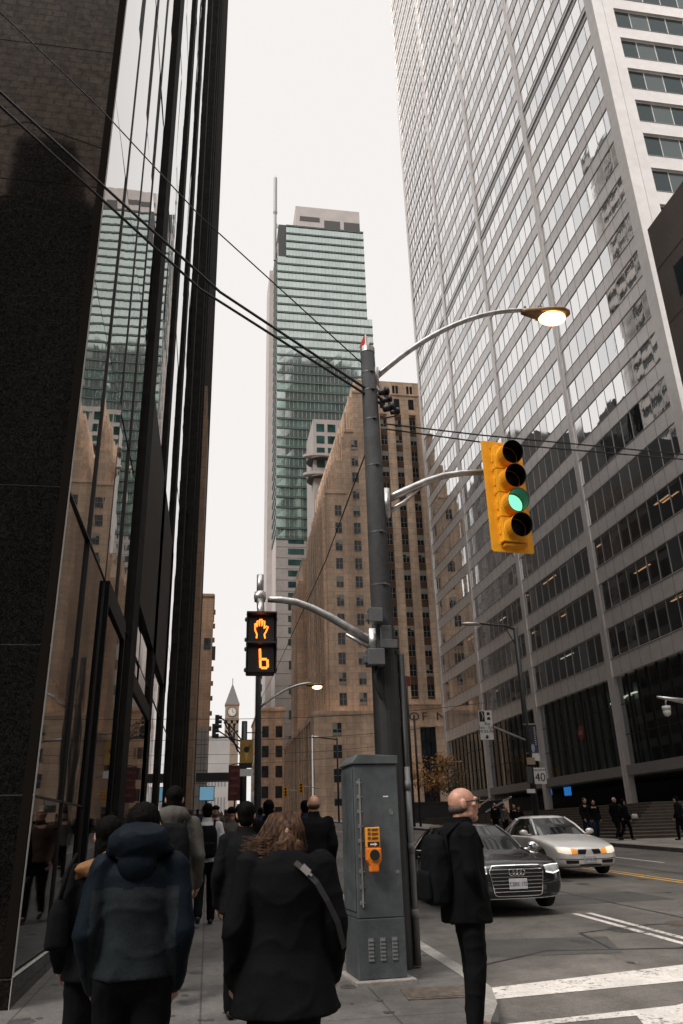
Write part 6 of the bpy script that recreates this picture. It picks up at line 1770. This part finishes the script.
# street trees
def tree(label, pos, h, r0, cols, n, seed, trunk=.14, z0=.35):
    rr = random.Random(seed)
    t = thing('street_tree', label, 'tree', pos)
    b = MB(); b.tube([(0,0,0),(.05,.03,h*.35),(-.04,.05,h*.62),(.02,0,h*.92)], [trunk,trunk*.75,trunk*.5,trunk*.15], 8)
    tips = []
    for k in range(14):
        a = rr.random()*2*pi; z = h*(z0+.5*rr.random()); ln = r0*(.55+.5*rr.random())
        e = Vector((cos(a)*ln, sin(a)*ln, z+ln*(.35+.5*rr.random())))
        b.tube([(0,0,z),(cos(a)*ln*.5,sin(a)*ln*.5,z+ln*.3),e], [trunk*.32,trunk*.2,trunk*.06], 5); tips.append(e); tips.append(Vector((cos(a)*ln*.6,sin(a)*ln*.6,z+ln*.45)))
    b.build('trunk', mat('tree_bark', (.06,.045,.035), .9, var=(8,.3)), t, smooth=True)
    c = MB()
    for k in range(n):
        q = rr.choice(tips); p = q+Vector((rr.gauss(0,.16),rr.gauss(0,.16),rr.gauss(0,.13)))*r0*1.2
        u = Vector((rr.gauss(0,1),rr.gauss(0,1),rr.gauss(0,1))).normalized(); v = u.orthogonal().normalized(); s_ = .05+.06*rr.random()
        s_ *= r0/1.6
        c.quad(p-u*s_*1.3, p+v*s_*.7, p+u*s_*1.3, p-v*s_*.7, rr.randrange(len(cols)))
    c.build('crown', cols, t)
LY = [mat('leaf_amber', (.52,.22,.035), .7), mat('leaf_gold', (.46,.25,.05), .7), mat('leaf_rust', (.24,.10,.028), .7)]
LG = [mat('leaf_olive', (.10,.095,.03), .7), mat('leaf_dull_green', (.055,.065,.028), .7), mat('leaf_rust', (.24,.10,.028), .7)]
pt = at(433, 800, 93); tree('small amber autumn tree before the bank lettering wall', (pt.x, 93, G(93)), 7.4, 2.5, LY, 1500, 4)
pt = at(450, 800, 92); tree('dull olive tree at the right of the amber autumn tree', (pt.x, 92, G(92)), 6.6, 1.9, LG, 1200, 5)
# dark planter railing before the bank
r = thing('planter_wall', 'long dark planter wall with shrubs before the bank', 'planter', (24.5, 86, G(86)))
b = MB(); b.box(19.8,85.6,0,31.0,86.8,G(86)+1.9); b.box(19.7,85.5,G(86)+1.9,31.1,86.9,G(86)+2.05); b.build('wall', mat('dark_planter', (.03,.03,.032), .6), r, world=True)
# ------------------------------------------------------------------ light
wd = bpy.data.worlds.new('World'); SC.world = wd; wd.use_nodes = True
N = wd.node_tree.nodes; L = wd.node_tree.links
bg = N['Background']
sky = N.new('ShaderNodeTexSky'); sky.sky_type = 'NISHITA'; sky.sun_disc = False
SUN_EL, SUN_AZ = radians(48), radians(234)       # azimuth clockwise from +Y (north)
sky.sun_elevation = SUN_EL; sky.sun_rotation = SUN_AZ
sky.air_density = 1.0; sky.dust_density = 6.0; sky.ozone_density = 1.0
bw = N.new('ShaderNodeRGBToBW'); L.new(sky.outputs[0], bw.inputs[0])
# cloud deck: even white veil over the sky
cl = N.new('ShaderNodeMix'); cl.data_type = 'RGBA'; cl.inputs[0].default_value = .90
L.new(bw.outputs[0], cl.inputs[6])
cl.inputs[7].default_value = (8.7, 8.40, 8.22, 1)
# an overcast sky is brighter overhead than near the horizon
tcw = N.new('ShaderNodeTexCoord'); spw = N.new('ShaderNodeSeparateXYZ'); L.new(tcw.outputs['Generated'], spw.inputs[0])
mr = N.new('ShaderNodeMapRange'); mr.interpolation_type = 'SMOOTHSTEP'; mr.inputs['From Min'].default_value = .83; mr.inputs['From Max'].default_value = 1.0
mr.inputs['To Min'].default_value = .93; mr.inputs['To Max'].default_value = 4.2; L.new(spw.outputs[2], mr.inputs['Value'])
gm = N.new('ShaderNodeMix'); gm.data_type = 'RGBA'; gm.blend_type = 'MULTIPLY'; gm.inputs[0].default_value = 1
L.new(cl.outputs[2], gm.inputs[6]); L.new(mr.outputs[0], gm.inputs[7]); L.new(gm.outputs[2], bg.inputs['Color'])
bg.inputs['Strength'].default_value = .056
sl_ = bpy.data.lights.new('sun', 'SUN'); sl_.energy = 1.5; sl_.angle = radians(25); sl_.color = (1, .94, .87)
so = bpy.data.objects.new('sun', sl_); COL.objects.link(so)
dv = Vector((sin(SUN_AZ)*cos(SUN_EL), cos(SUN_AZ)*cos(SUN_EL), sin(SUN_EL)))
so.rotation_euler = dv.to_track_quat('Z', 'Y').to_euler()
so.location = (0, 0, 60)
vs = SC.view_settings
SC.display_settings.display_device = 'sRGB'
vs.view_transform = 'Standard'; vs.look = 'None'; vs.exposure = 1.15; vs.gamma = 1.0; vs.use_curve_mapping = False
SC.cycles.max_bounces = 8; SC.cycles.glossy_bounces = 4; SC.cycles.transparent_max_bounces = 8
SC.cycles.use_denoising = True
SC.cycles.sample_clamp_indirect = 4
